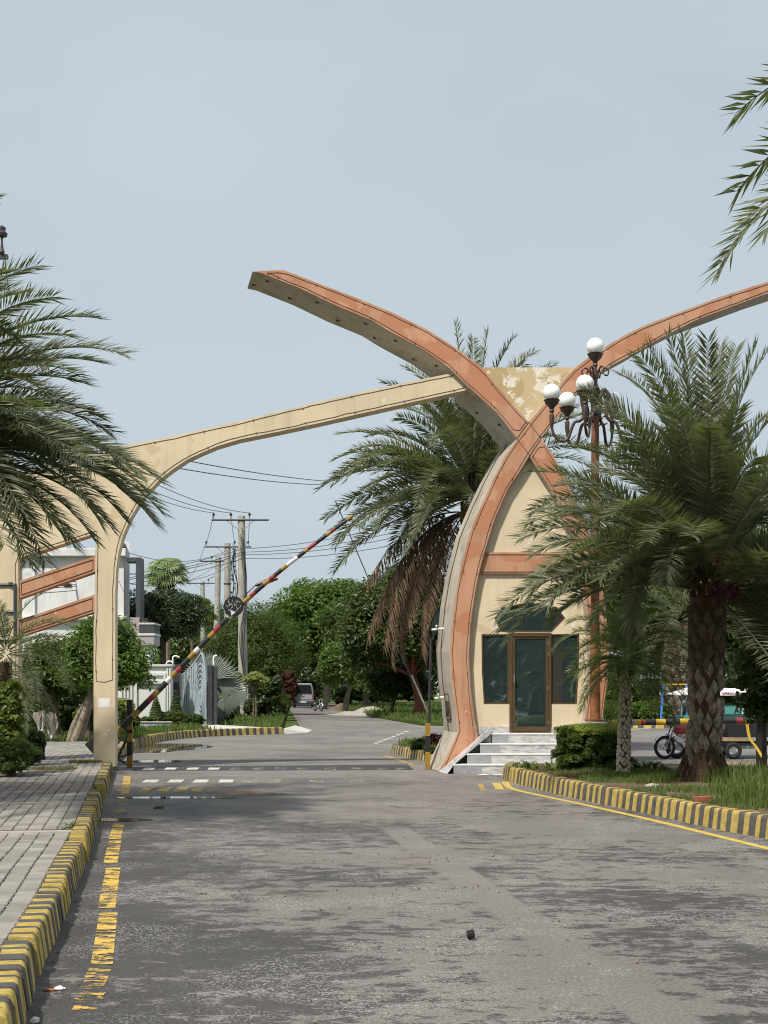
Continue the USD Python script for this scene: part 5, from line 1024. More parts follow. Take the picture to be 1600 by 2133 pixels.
standard('variegated_shrub', 'round cream and yellow shrub just right of the nearest concrete pole', 530, 1396, 70, 56, 46, 'leaf_cream', 71)
standard('variegated_shrub', 'cream leaved shrub on bare stems right of the left pillar', 258, 1452, 46, 46, 40, 'leaf_cream', 72)
standard('variegated_shrub', 'pale green shrub half behind the left pillar, on twisted trunks', 182, 1466, 42, 62, 44, 'leaf_lime', 73)
standard('variegated_shrub', 'cream shrub peeping out left of the concrete pole', 496, 1398, 72, 22, 30, 'leaf_cream', 74)
px_bush('shrub', 'dark leafy shrub between the yellow round shrub and the russet post', 562, 1490, 74, 60, 110, 'leaf_dark', 75, .2)
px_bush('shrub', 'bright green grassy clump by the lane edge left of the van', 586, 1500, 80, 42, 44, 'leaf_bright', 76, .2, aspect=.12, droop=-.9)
px_bush('shrub', 'low green shrub at the foot of the nearest concrete pole', 535, 1500, 75, 56, 40, 'leaf_mid', 77, .2)
px_bush('shrub', 'weedy green shrub right of the granite gate pillar', 466, 1500, 63, 50, 36, 'leaf_mid', 78, .16)
px_bush('russet_creeper', 'rust red creeper on a post beside the van', 602, 1478, 118, 26, 74, 'leaf_russet', 79, .26, boxy=.9)
px_bush('hedge_bush', 'yellow green leafy shrub at the left edge in front of the pylon', 12, 1560, 25.5, 66, 200, 'leaf_lime', 81, .1, 50, 150)
px_bush('hedge_bush', 'low weedy bush spilling towards the pavement at the left edge', 22, 1600, 25.0, 104, 84, 'leaf_mid', 82, .08, 60, 220, boxy=.35, aspect=.25, droop=-.2)
px_bush('hedge_bush', 'reddish tipped shrub next to the weeds on the left verge', 62, 1580, 28.5, 60, 82, 'leaf_mango', 83, .09, 40, 160)
px_bush('flower_bush', 'purple leaved low plants at the left side of the gatehouse', 908, 1545, 34, 40, 38, 'leaf_purple', 84, .1)
px_bush('flower_bush', 'leafy green plant by the striped stop post', 872, 1566, 35, 40, 26, 'leaf_mid', 85, .1, z=.18)
px_bush('flower_bush', 'green plant clump right behind the stop post', 900, 1580, 32.5, 30, 30, 'leaf_mid', 86, .1, z=.1)
px_bush('hedge', 'dark leafy hedge hiding the foot of the white house behind the arch openings', 125, 1505, 50, 190, 120, 'leaf_dark', 111, .16, 70, 240, boxy=.6)
px_bush('garden_shrub', 'mid green shrub between the two small trees left of the cream pillar', 160, 1520, 45, 70, 70, 'leaf_mid', 112, .13)
px_bush('garden_shrub', 'leafy shrub right of the cream pillar under the bright tree', 268, 1500, 48, 46, 60, 'leaf_mid', 113, .13)
px_bush('hedge', 'dark clipped hedge across the right hand road', 1360, 1480, 66, 130, 48, 'leaf_dark', 87, .16, 60, 200, boxy=.7)
px_bush('weed_bank', 'bright weedy bank above the far kerb right of the gatehouse', 1335, 1500, 62.5, 150, 46, 'leaf_bright', 88, .16, 60, 160, z=.1)
px_bush('weed_bank', 'weedy bank behind the palm trunk across the right hand road', 1470, 1500, 63, 120, 40, 'leaf_mid', 89, .16, 50, 160, z=.1)
px_bush('weed_bank', 'dark growth between gatehouse and lamp post across the road', 1290, 1500, 64, 70, 110, 'leaf_dark', 90, .2, 50, 180, z=.1)
rng = np.random.default_rng(101)
for i, (x, y) in enumerate(((1082, 1603), (1100, 1602), (1118, 1604), (1138, 1605), (1150, 1608), (1170, 1606))):
    single('strap_plant', ['arching strap leaved plant at the island tip by the steps', 'second strap leaved plant from the island tip', 'third strap leaved plant from the island tip', 'fourth strap leaved plant, left of the clipped bush', 'strap leaved plant touching the clipped bush', 'strap leaved plant in front of the clipped bush corner'][i], 'plant', herb(rng, G(x, y, .23), 22, .34, .035), 'leaf_bright')
for i, (x, y) in enumerate(((1325, 1604), (1345, 1603), (1365, 1602), (1382, 1604))):
    single('strap_plant', ['dark strap plant just right of the small palm', 'strap plant second from the small palm', 'strap plant third from the small palm', 'strap plant close to the big palm root skirt'][i], 'plant', herb(rng, G(x, y, .23), 20, .38, .05), 'leaf_mid')
single('kerb_weed', 'small green weed growing from the joint behind the near left kerb', 'plant', herb(rng, [*G(148, 1722, .22)[:2], .2], 30, .2, .02, (.2, 1.2)), 'leaf_mid')
isl_grass = island.intersection(Polygon([(3.0, 26.4), (4.6, 26.6), (9, 26), (9, 8), (5, 8)]))
single('island_grass', 'rough green grass on the palm island', 'grass', blades(rng, isl_grass.buffer(-.06), 26000, .12, .225, width=.008, bare=.43), 'grass_blade', kind='stuff')
rightg = Polygon([(5.4, 23.4), (7.6, 24.5), (8.2, 18), (5.9, 16), (4.75, 19)]).intersection(island)
single('tall_grass', 'tall pale grass at the right part of the palm island', 'grass', blades(rng, rightg, 8000, .36, .225, .6, .008, bare=.42), 'grass_blade', kind='stuff')
single('dry_grass', 'thin dry grass over the bare soil in front of the bush', 'grass', blades(rng, Polygon([(2.6, 26.4), (4.9, 26.0), (4.6, 24.4), (3.1, 24.2)]).intersection(island), 3200, .1, .225, .8, .007), 'grass_dry', kind='stuff')
lv = left_land.difference(bed.buffer(.05)).difference(drive_poly.buffer(.1))
single('verge_weeds', 'tall weeds crowding the verge at the left edge of the pavement', 'weeds', blades(rng, lv.intersection(Polygon([(-9.5, 21.5), (-6.3, 21.5), (-7.4, 31), (-10.5, 31)])), 9000, .5, .185, .5, .02, bare=.4), 'leaf_mango', kind='stuff')
single('verge_grass', 'grass on the verge left of the pavement', 'grass', blades(rng, lv.intersection(Polygon([(-10.5, 20), (-5.2, 20), (-7.0, 33), (-7.9, 60), (-24, 60)])), 42000, .2, .185, width=.014), 'grass_blade', kind='stuff')
single('lawn_grass', 'short lawn grass in front of the white house and along the lane', 'grass', blades(rng, lv.intersection(Polygon([(-22, 44), (-7.6, 46), (-4.0, 54), (-9, 120), (-30, 120)])), 26000, .22, .185, width=.03), 'grass_blade', kind='stuff')
single('lane_grass', 'grass along the right side of the lane', 'grass', blades(rng, far_land.intersection(Polygon([(-4, 66), (10, 60), (34, 60), (34, 90), (2, 120), (-4, 120)])), 26000, .34, .145, width=.035), 'grass_blade', kind='stuff')
single('rear_grass', 'grass and weeds on the island behind the gatehouse', 'grass', blades(rng, island2, 5000, .28, .2, width=.016), 'grass_blade', kind='stuff')
single('joint_grass', 'grass tufts growing between the pavers near the left pillar', 'grass', blades(rng, blob(G(100, 1604, .2), .55, .3, seed=3).union(blob(G(178, 1589, .2), .35, .3, seed=5)), 1500, .09, .2, width=.008), 'grass_dry', kind='stuff')
single('lawn_edge', 'mown lawn strip between topiary and curved kerb', None, sheet(Polygon([tuple(at_px(x, y)[:2]) for x, y in ((252, 47), (300, 51), (430, 56.5), (440, 58.4), (300, 58.4), (200, 52))]), .192), 'grass_ground', kind='structure')

# ------------------------------------------------------------------ houses and garden walls on the left
def hbox(*a):
    """pbox of a house that stands parallel to the road, so its depth runs off to the left"""
    v, f = pbox(*a); v = v.copy(); v[:, 0] += -.20 * (v[:, 1] - v[:, 1].min()); return v, f
def pbox(x0, x1, y0, y1, Y, d, c=0.0):
    """box whose front face spans the given columns and rows at distance Y, d deep"""
    a, b = P(x0, y1, Y), P(x1, y0, Y); z0 = max(a[2], 0.15)
    return cbox(a[0], b[0], Y, Y + d, z0, b[2], c) if c else box(a[0], b[0], Y, Y + d, z0, b[2])
YH = 64.0
t = thing('white_house', 'white two storey house seen through the gate arch openings', 'house', at_px(150, YH, .15))
part(t, 'wall', hbox(-120, 258, 1150, 1475, YH, 8), 'white_render')
part(t, 'wall', hbox(258.5, 270, 1128, 1475, YH + 1.2, 5), 'white_render')
part(t, 'parapet', hbox(-125, 262, 1142, 1158, YH - .35, 8.6, .02), 'white_render')
part(t, 'ledge', pbox(-110, 262, 1284, 1291, YH - .3, .29, .02), 'concrete_pale')
part(t, 'roof_tank', pbox(236, 256, 1127, 1141.5, YH + .5, 1.4, .08), 'slate')
part(t, 'drain_pipe', join(cyl(P(71, 1168, YH - .1), P(71, 1284, YH - .1), .05, 8), cyl(P(66, 1160, YH - .1), P(71, 1168, YH - .1), .05, 8)), 'pipe_white')
part(t, 'slab_frame', join(pbox(262, 292, 1161, 1170, YH - .6, 1.0), pbox(283, 292.5, 1170.2, 1286, YH - .6, 1.0)), 'slate')
w = part(t, 'window', pbox(132, 148, 1215, 1221, YH - .06, .055), 'bronze'); part(w, 'pane', pbox(134, 146, 1216, 1220, YH - .075, .012), 'dark_glass')
YP = 60.5
t = thing('gate_porch', 'mauve and dark slate porch block beside the white house', 'porch', at_px(300, YP, .2))
part(t, 'column', pbox(292, 311, 1345, 1475, YP, .9), 'white_render')
part(t, 'beam', pbox(270, 321, 1324, 1344, YP - .25, 1.6, .015), 'mauve_render')
part(t, 'white_band', pbox(288, 322, 1319, 1323.6, YP - .3, 1.7), 'white_paint')
part(t, 'slate_block', pbox(291, 321, 1301, 1318.6, YP - .27, 1.6), 'slate')
part(t, 'cornice', pbox(289, 322, 1297, 1300.6, YP - .3, 1.7), 'concrete_pale')
part(t, 'wall_block', pbox(271, 290, 1286, 1323.5, YP + .2, 1.2), 'mauve_render')
part(t, 'louvre', join(*[pbox(291, 306, 1288 + 3 * i, 1289.6 + 3 * i, YP + .3, .4) for i in range(3)]), 'slate')
YG = 59.2
t = thing('panelled_wall', 'white garden wall with recessed panels and fluted edges', 'wall', at_px(305, YG, .2))
part(t, 'wall', pbox(246, 357, 1389, 1506, YG, .5), 'white_paint')
part(t, 'panel_frame', join(pbox(280, 345, 1402, 1407, YG - .1, .1), pbox(280, 285, 1407.2, 1506, YG - .1, .1), pbox(340, 345, 1407.2, 1506, YG - .1, .1), pbox(285.2, 339.8, 1418, 1424, YG - .16, .16)), 'white_paint')
part(t, 'coping', pbox(244, 359, 1384, 1388.8, YG - .12, .75, .02), 'concrete_pale')
for x in (251, 258, 265, 272, 347, 352): part(t, 'flute', pbox(x, x + 3.2, 1392, 1506, YG - .08, .08), 'white_paint')
t = thing('dark_wall', 'dark garden wall with white bent pipe lamps behind the topiary', 'wall', at_px(350, 60, .2))
part(t, 'wall', pbox(312, 373, 1384, 1506, 60.3, .4), 'granite_dark')
for x, top in ((360, 1367), (347, 1378)):
    part(t, 'bent_pipe', tube(smoothline([P(x, 1386, 60.4), P(x, top + 4, 60.4), P(x + 3, top, 60.4), P(x + 9, top, 60.4), P(x + 14, top + 3, 60.4)], 5), .035, 8), 'pipe_white', smooth=True)
# grey swirl gate leaf
gA, gB = np.array([(371 - CX) / F * 62.4, 62.4, .22]), np.array([(431 - CX) / F * 58.9, 58.9, .22]); gd = gB - gA; gL = np.linalg.norm(gd); gu = gd / gL; gn = np.array([gu[1], -gu[0], 0])
if gn[1] > 0: gn = -gn
def gp(u, z, o=0.0): return gA + gu * u * gL + np.array([0, 0, z]) + gn * o
topz = lambda u: 2.15 + 0.98 * np.clip(u / .82, 0, 1) ** 1.7 - 1.3 * np.clip((u - .82) / .18, 0, 1) ** 2
t = thing('swirl_gate', 'pale grey metal gate with cut out rings and wavy vertical slits', 'gate', gA)
us = np.linspace(0, 1, 41); front = np.array([gp(u, 0, 0) for u in us] + [gp(u, topz(u), 0) for u in us]); back = front - gn * .05
k = np.arange(40); ff = np.vstack([np.c_[k, k + 1, k + 42, k + 41], np.c_[k + 82, k + 123, k + 124, k + 83], np.c_[k + 41, k + 42, k + 124, k + 123]])
part(t, 'plate', (np.vstack([front, back]), ff), 'gate_shadow_grey')
def ribbon(pts, w, o0=.004, o1=.03):
    p = np.asarray(pts, float); tt = norm(np.gradient(p, axis=0)); nn = np.c_[-tt[:, 1], tt[:, 0]] * w / 2; a, b = p + nn, p - nn; m = len(p)
    clampz = lambda q: np.array([gp(np.clip(x / gL, 0, 1), float(np.clip(z, .02, topz(np.clip(x / gL, 0, 1)) - .01)), 0) for x, z in q])
    A, B = clampz(a), clampz(b); v = np.vstack([A + gn * o1, B + gn * o1, A + gn * o0, B + gn * o0]); k = np.arange(m - 1)
    return v, np.vstack([np.c_[k, k + 1, k + m + 1, k + m], np.c_[k, k + 2 * m, k + 2 * m + 1, k + 1], np.c_[k + m, k + m + 1, k + 3 * m + 1, k + 3 * m]])
cx, czg = .80 * gL, 1.15
for j, r in enumerate((.12, .24, .34, .44, .54, .64)):
    a = np.linspace(0, 2 * math.pi, 40); part(t, 'ring', ribbon(np.c_[cx + r * 1.25 * np.cos(a), czg + r * 2.35 * np.sin(a) * (1 if j < 5 else .98)], .075 if j else .2), 'gate_metal')
for j, x in enumerate(np.linspace(.06, .62, 11) * gL):
    z = np.linspace(.03, 3.1, 24); bend = .05 * np.sin(z * 2.1 + j) + .16 * np.exp(-((z - 1.9) / .8) ** 2) * (j / 11)
    part(t, 'wavy_slat', ribbon(np.c_[x + bend, z], .20 if j < 3 else .13), 'gate_metal')
part(t, 'edge_frame', join(ribbon(np.c_[np.linspace(.02, .99, 30) * gL, topz(np.linspace(.02, .99, 30)) - .04], .08, .004, .04), ribbon(np.c_[np.full(8, gL - .045), np.linspace(.02, 2.0, 8)], .09, .004, .04)), 'gate_metal')
part(t, 'glint_plate', join(*[ribbon(np.c_[np.full(3, x + .03 * math.sin(z * 9)), np.linspace(z, z + .10, 3)], .04, .031, .034) for x, z in [(x_, z_) for x_ in (.24 * gL, .40 * gL, .47 * gL, .56 * gL) for z_ in np.arange(.3, 2.4, .26)]]), 'white_paint')
YQ = 58.4
t = thing('granite_pillar', 'dark polished granite gate pillar with a bent white pipe on top', 'pillar', at_px(441, YQ, .2))
part(t, 'shaft', pbox(432, 442, 1386, 1513, YQ, .5), 'granite_dark')
part(t, 'side_strip', pbox(442.3, 451, 1388, 1513, YQ + .1, .4), 'slate')
part(t, 'bent_pipe', tube(smoothline([P(445, 1387, YQ + .3), P(445, 1371, YQ + .3), P(447, 1367, YQ + .3), P(452, 1365.5, YQ + .3)], 5), .04, 8), 'pipe_white', smooth=True)
t = thing('planter', 'low planter faced with blue and white tiles at the lawn', 'planter', at_px(325, 54.5, .2))
part(t, 'tile', pbox(292, 315, 1505, 1517.5, 54.3, .35), 'tile_blue'); part(t, 'tile', pbox(315.4, 355, 1505, 1516.5, 54.3, .35), 'tile_blue'); part(t, 'rim', pbox(291, 356, 1503.5, 1504.8, 54.25, .45), 'concrete_pale')
single('driveway', 'pale concrete driveway running out from the swirl gate', None, sheet(drive_poly, .205, .03), 'concrete_pale', kind='structure')
rp = [G(592, 1529), G(640, 1526), G(650, 1521), G(615, 1519)]
single('kerb_ramp', 'pale sloped end of the curved kerb', None, (np.array([rp[0], rp[1], rp[2], rp[3] + [0, 0, .17], rp[0] + [-.05, .3, .2]]), np.array([[0, 1, 4], [1, 3, 4], [1, 2, 3]])), 'concrete_pale', kind='structure')
def cloth(c, w, h, seed):
    n = 16; u, v = np.meshgrid(np.linspace(-1, 1, n), np.linspace(0, 1, n), indexing='ij'); k = meshkit.fbm(np.stack([u * 2 + seed, v * 2, 0 * u], -1), 3, seed) - .5
    X = c[0] + u * w * (.35 + .65 * np.abs(v - .15)) + k * .2; V = np.stack([X, c[1] + .25 * np.sin(u * 7 + seed) * v + k * .4, c[2] + v * h - .15 * np.abs(u) * v], -1).reshape(-1, 3)
    i, j = np.meshgrid(np.arange(n - 1), np.arange(n - 1), indexing='ij'); return V, np.stack([i * n + j, (i + 1) * n + j, (i + 1) * n + j + 1, i * n + j + 1], -1).reshape(-1, 4)
single('hanging_cloth', 'white cloth hanging over the plants, left one of two by the verge', 'cloth', cloth(P(86, 1532, 40.5), .26, .75, 1), 'cloth_white', smooth=True)
single('hanging_cloth', 'white cloth trailing to the grass, right one of two by the verge', 'cloth', cloth(P(108, 1538, 41), .25, .82, 4), 'cloth_white', smooth=True)

# ------------------------------------------------------------------ power poles and wires
def insulator(c, h=.42): return join(cyl(c, np.asarray(c) + [0, 0, h], .02, 6), lathe([(.03, h * .55), (.09, h * .6), (.05, h * .7), (.1, h * .78), (.05, h * .9), (.03, h)], 10, c))
ends = {}
def power_pole(label, px, ptop, Y, arm0, arm1, army, lean=0.0, ins=(), lamp=None, bottom=.25, foot=0.0):
    base = at_px(px + lean, Y, foot); top = P(px, ptop, Y)
    t = thing('power_pole', label, 'utility pole', base)
    part(t, 'pole', tube([base - [0, 0, .2], base * .5 + top * .5, top], [bottom * .72, bottom * .6, bottom * .5], 10), 'pole_concrete', smooth=40)
    a, b = P(arm0, army, Y - .2), P(arm1, army, Y - .2); part(t, 'cross_arm', tube([a, b], .06, 6), 'slate')
    c = P(px, army + (army - ptop) * .4 + 22 * 78 / Y, Y - .17)
    part(t, 'brace', join(cyl(a * .75 + b * .25, c, .025, 5), cyl(a * .25 + b * .75, c, .025, 5)), 'concrete')
    ends[label] = []
    for x in ins:
        q = P(x, army, Y - .2); part(t, 'insulator', insulator(q), 'cast_brown'); ends[label].append(q + [0, 0, .4])
    if lamp:
        (x0, y0), (x1, y1), (x2, y2) = lamp; part(t, 'lamp_arm', cyl(P(x0, y0, Y - .2), P(x1, y1, Y - .5), .03, 6), 'slate')
        part(t, 'lamp_head', tube([P(x1, y1, Y - .5), P((x1 + x2) / 2, (y1 + y2) / 2, Y - .5), P(x2, y2, Y - .5)], [.1, .17, .12], 6), 'cast_brown')
    return t
L1, L2, L3, L4 = 'tall grey concrete power pole nearest, with steel cross arm', 'concrete power pole second from the road, hung with wires', 'slightly leaning concrete power pole, third along', 'small far concrete power pole beside the mango tree'
p1 = power_pole(L1, 503, 1075, 78.5, 441, 560, 1083, 4, (445, 481, 520), ((508, 1243), (532, 1219), (578, 1204)), .42)
part(p1, 'meter_box', join(pbox(501, 512, 1431, 1442, 78.1, .25, .02)), 'concrete_pale'); part(p1, 'cable_pipe', cyl(P(515.5, 1436, 78.3), P(514.5, 1497, 78.3), .045, 8), 'pipe_white')
part(p1, 'pole_band', join(*[torus(P(x, y, 78.5), .21, .02, (0, 0, 1), 16, 5) for x, y in ((505, 1232), (506, 1366), (507, 1448))]), 'slate')
rng = np.random.default_rng(7)
part(p1, 'loose_cable', join(*[tube(smoothline([P(500 + rng.uniform(-2, 9), 1100 + i * 12, 78.2), P(511 + rng.uniform(-2, 4), 1220 + i * 9, 78.2), P(503 + rng.uniform(-4, 9), 1330, 78.2), P(512 + rng.uniform(-5, 3), 1440, 78.2)], 6), .018, 4) for i in range(4)]), 'wire')
p2 = power_pole(L2, 474, 1132, 94, 426, 523, 1139, 0, (430, 489, 517), None, .42)
part(p2, 'pole_band', torus(P(474, 1216, 94), .24, .05, (0, 0, 1), 16, 5), 'slate')
part(p2, 'wire_bundle', join(*[insulator(P(486 + 4 * math.sin(i * 1.7), 1150 + i * 9, 93.5), .28) for i in range(12)] + [tube(smoothline([P(490, 1140, 93.5), P(486 + rng.uniform(-5, 5), 1180, 93.5), P(490 + rng.uniform(-5, 6), 1230, 93.5), P(478, 1290, 93.5)], 5), .02, 4) for _ in range(6)]), 'wire')
p3 = power_pole(L3, 455, 1161, 104, 417, 492, 1169, -7, (441,), None, .42)
p4 = power_pole(L4, 422, 1211, 128, 388, 452, 1215, 2, (391, 434), ((442, 1254), (436, 1262), (419, 1279)), .4)
W = []
far = lambda x, y, Y: P(x, y, Y)
for i, (q, yy) in enumerate(zip(ends[L1], (940, 955, 962))): W.append((q, P(-260 + 60 * i, yy - 250, 34), .9))          # high lines passing over the arch to the left
for a, b in zip(ends[L1], ends[L2]): W.append((a, b, .25))
for a, b in zip(ends[L2], ends[L4] + ends[L4][-1:]): W.append((a, b, .5))
for i, (y0, y1) in enumerate(((1143, 1206), (1150, 1212), (1155, 1214), (1164, 1223))): W.append((P(506, y0, 78.2), P(-40, y1 + 18, 58), .45))
for i, (y0, y1) in enumerate(((1143, 1108), (1150, 1122), (1155, 1128), (1163, 1140))): W.append((P(506, y0, 78.2), P(1010, y1 - 75 + 8 * i, 62), .5))
W += [(P(474, 1146, 93.8), P(200, 1124, 64), .9), (P(474, 1180, 93.8), P(180, 1150, 64), 1.2), (P(455, 1174, 104), P(240, 1210, 63), .8), (P(676, 1010, 66), P(330, 968, 40), .12), (P(690, 1003, 66), P(340, 950, 40), .1)]
WL = [f'{n} high wire leaving the nearest pole towards the left, over the arch' for n in ('lowest', 'middle', 'topmost')] + [f'short wire between the first two poles, {n} insulator' for n in ('left', 'middle', 'right')] + \
     [f'wire from the second pole to the far small pole, {n} insulator' for n in ('left', 'middle', 'right')] + [f'{n} of the four low wires running left in front of the white house' for n in ('topmost', 'second', 'third', 'lowest')] + \
     [f'{n} of the four low wires running right behind the barrier boom' for n in ('topmost', 'second', 'third', 'lowest')] + ['slack wire from the second pole top to the house corner', 'lower slack wire from the second pole to the house', 'slack wire from the third pole to the house', 'lower of the two thin wires under the arch beam', 'upper of the two thin wires under the arch beam']
for i, (a, b, s) in enumerate(W):
    single('overhead_wire', WL[i], 'wire', tube(sag(a, b, s, 16), .016 if a[1] > 60 else .009, 4), 'wire', group='overhead wires')
t = thing('pole_fitting', 'black insulator and bracket of a pole just outside the left edge', 'insulator', P(-14, 540, 24))
part(t, 'bracket', pbox(-40, 15, 529, 538, 24, .08), 'slate'); part(t, 'insulator', join(lathe([(.03, 0), (.05, .03), (.03, .1), (.015, .25), (.03, .3), (.085, .31), (.1, .36), (.06, .4), (.07, .46), (.02, .5)], 12, P(4, 529, 24))), 'slate'); part(t, 'lead', tube(smoothline([P(10, 535, 24), P(16, 590, 24), P(24, 640, 24)], 5), .008, 4), 'wire')
gw = [P(765, 1195, 40), P(833, 1360, 40), G(899, 1497, 0) * 0 + P(897, 1497, 40)]
t = thing('guy_wire', 'taut grey stay wire running down in front of the hanging dry fronds', 'wire', gw[2])
part(t, 'cable', tube([gw[0] + (gw[0] - gw[2]) * .5, gw[1], gw[2]], .016, 5), 'wire'); part(t, 'guard', tube([gw[0] * .30 + gw[2] * .70 + [0, -.02, 0], gw[2] + [0, -.02, 0]], .026, 8), 'concrete')

# ------------------------------------------------------------------ vehicles
YV = 118.0; s = F / YV; vx = at_px(632, YV, 0); 
t = thing('parked_van', 'grey minivan parked on the lane, seen from behind', 'van', vx)
hw, vh = .92, 2.15
prof = [(-hw, .38), (-hw, 1.15), (-hw + .04, 1.3), (-hw + .13, 1.95), (-hw + .22, 2.1), (-hw + .35, vh), (hw - .35, vh), (hw - .22, 2.1), (hw - .13, 1.95), (hw - .04, 1.3), (hw, 1.15), (hw, .38), (hw - .06, .3), (-hw + .06, .3)]
Rv = rotz(.06)
vp = lambda m: move(m, Rv, vx)
def shellbody():
    pr = np.array(prof); n = len(pr); secs = []
    for y, kx, kz in ((0, .95, .985), (.06, .99, 1), (.3, 1, 1), (3.0, 1, 1), (3.5, .97, .98)): secs.append(np.c_[pr[:, 0] * kx, np.full(n, y), (pr[:, 1] - .3) * kz + .3])
    v = np.vstack(secs); f = []
    for i in range(4):
        for j in range(n): f.append([i * n + j, i * n + (j + 1) % n, (i + 1) * n + (j + 1) % n, (i + 1) * n + j])
    f = np.array(f); f = np.vstack([f[:, [0, 1, 2]], f[:, [0, 2, 3]]]); cap = [[0, j, j + 1] for j in range(1, n - 1)]; return v, np.vstack([f, np.array(cap)[:, ::-1], np.array(cap) + 4 * n])
part(t, 'body', vp(shellbody()), 'van_paint', smooth=35)
g = Polygon([(-.70, 1.28), (.70, 1.28), (.62, 1.88), (.54, 1.94), (-.54, 1.94), (-.62, 1.88)])
part(t, 'rear_window', vp(wall(g, -.02, .03)), 'dark_glass')
part(t, 'window_trim', vp(wall(g.buffer(.035).difference(g), -.03, .035)), 'black_paint')
part(t, 'tailgate_seam', vp(join(*[tube([[a, -.012, b], [c, -.012, d]], .012, 4) for a, b, c, d in ((-.78, .72, .78, .72), (-.78, .72, -.8, 1.2), (.78, .72, .8, 1.2), (-.8, 1.2, .8, 1.2))])), 'black_paint')
part(t, 'bumper', vp(cbox(-.9, .9, -.14, .1, .36, .62, .04)), 'slate')
part(t, 'number_plate', vp(cbox(-.26, .26, -.155, -.13, .42, .56, .005)), 'concrete_pale')
part(t, 'door_handle', vp(cbox(-.1, .1, -.04, .0, .95, 1.0, .01)), 'black_paint')
for sx_ in (-1, 1):
    part(t, 'tail_light', vp(cbox(sx_ * .86 - .06, sx_ * .86 + .06, -.03, .12, .74, 1.12, .015)), 'tail_lamp')
    part(t, 'wheel', vp(join(cyl([sx_ * .76 - .1, .75, .3], [sx_ * .76 + .1, .75, .3], .3, 18))), 'black_rubber')
    part(t, 'mirror', vp(cbox(sx_ * 1.02 - .1, sx_ * 1.02 + .1, 2.7, 2.8, 1.25, 1.45, .02)), 'black_paint')
part(t, 'side_window', vp((np.array([[-hw + .0, .5, 1.32], [-hw + .0, 2.9, 1.32], [-hw + .1, 2.9, 1.88], [-hw + .1, .5, 1.88]]) - [.012, 0, 0], np.array([[0, 3, 2, 1]]))), 'dark_glass')
part(t, 'wiper', vp(tube([[.0, -.05, 1.24], [.12, -.05, 1.3], [.3, -.05, 1.34]], .01, 4)), 'black_paint')

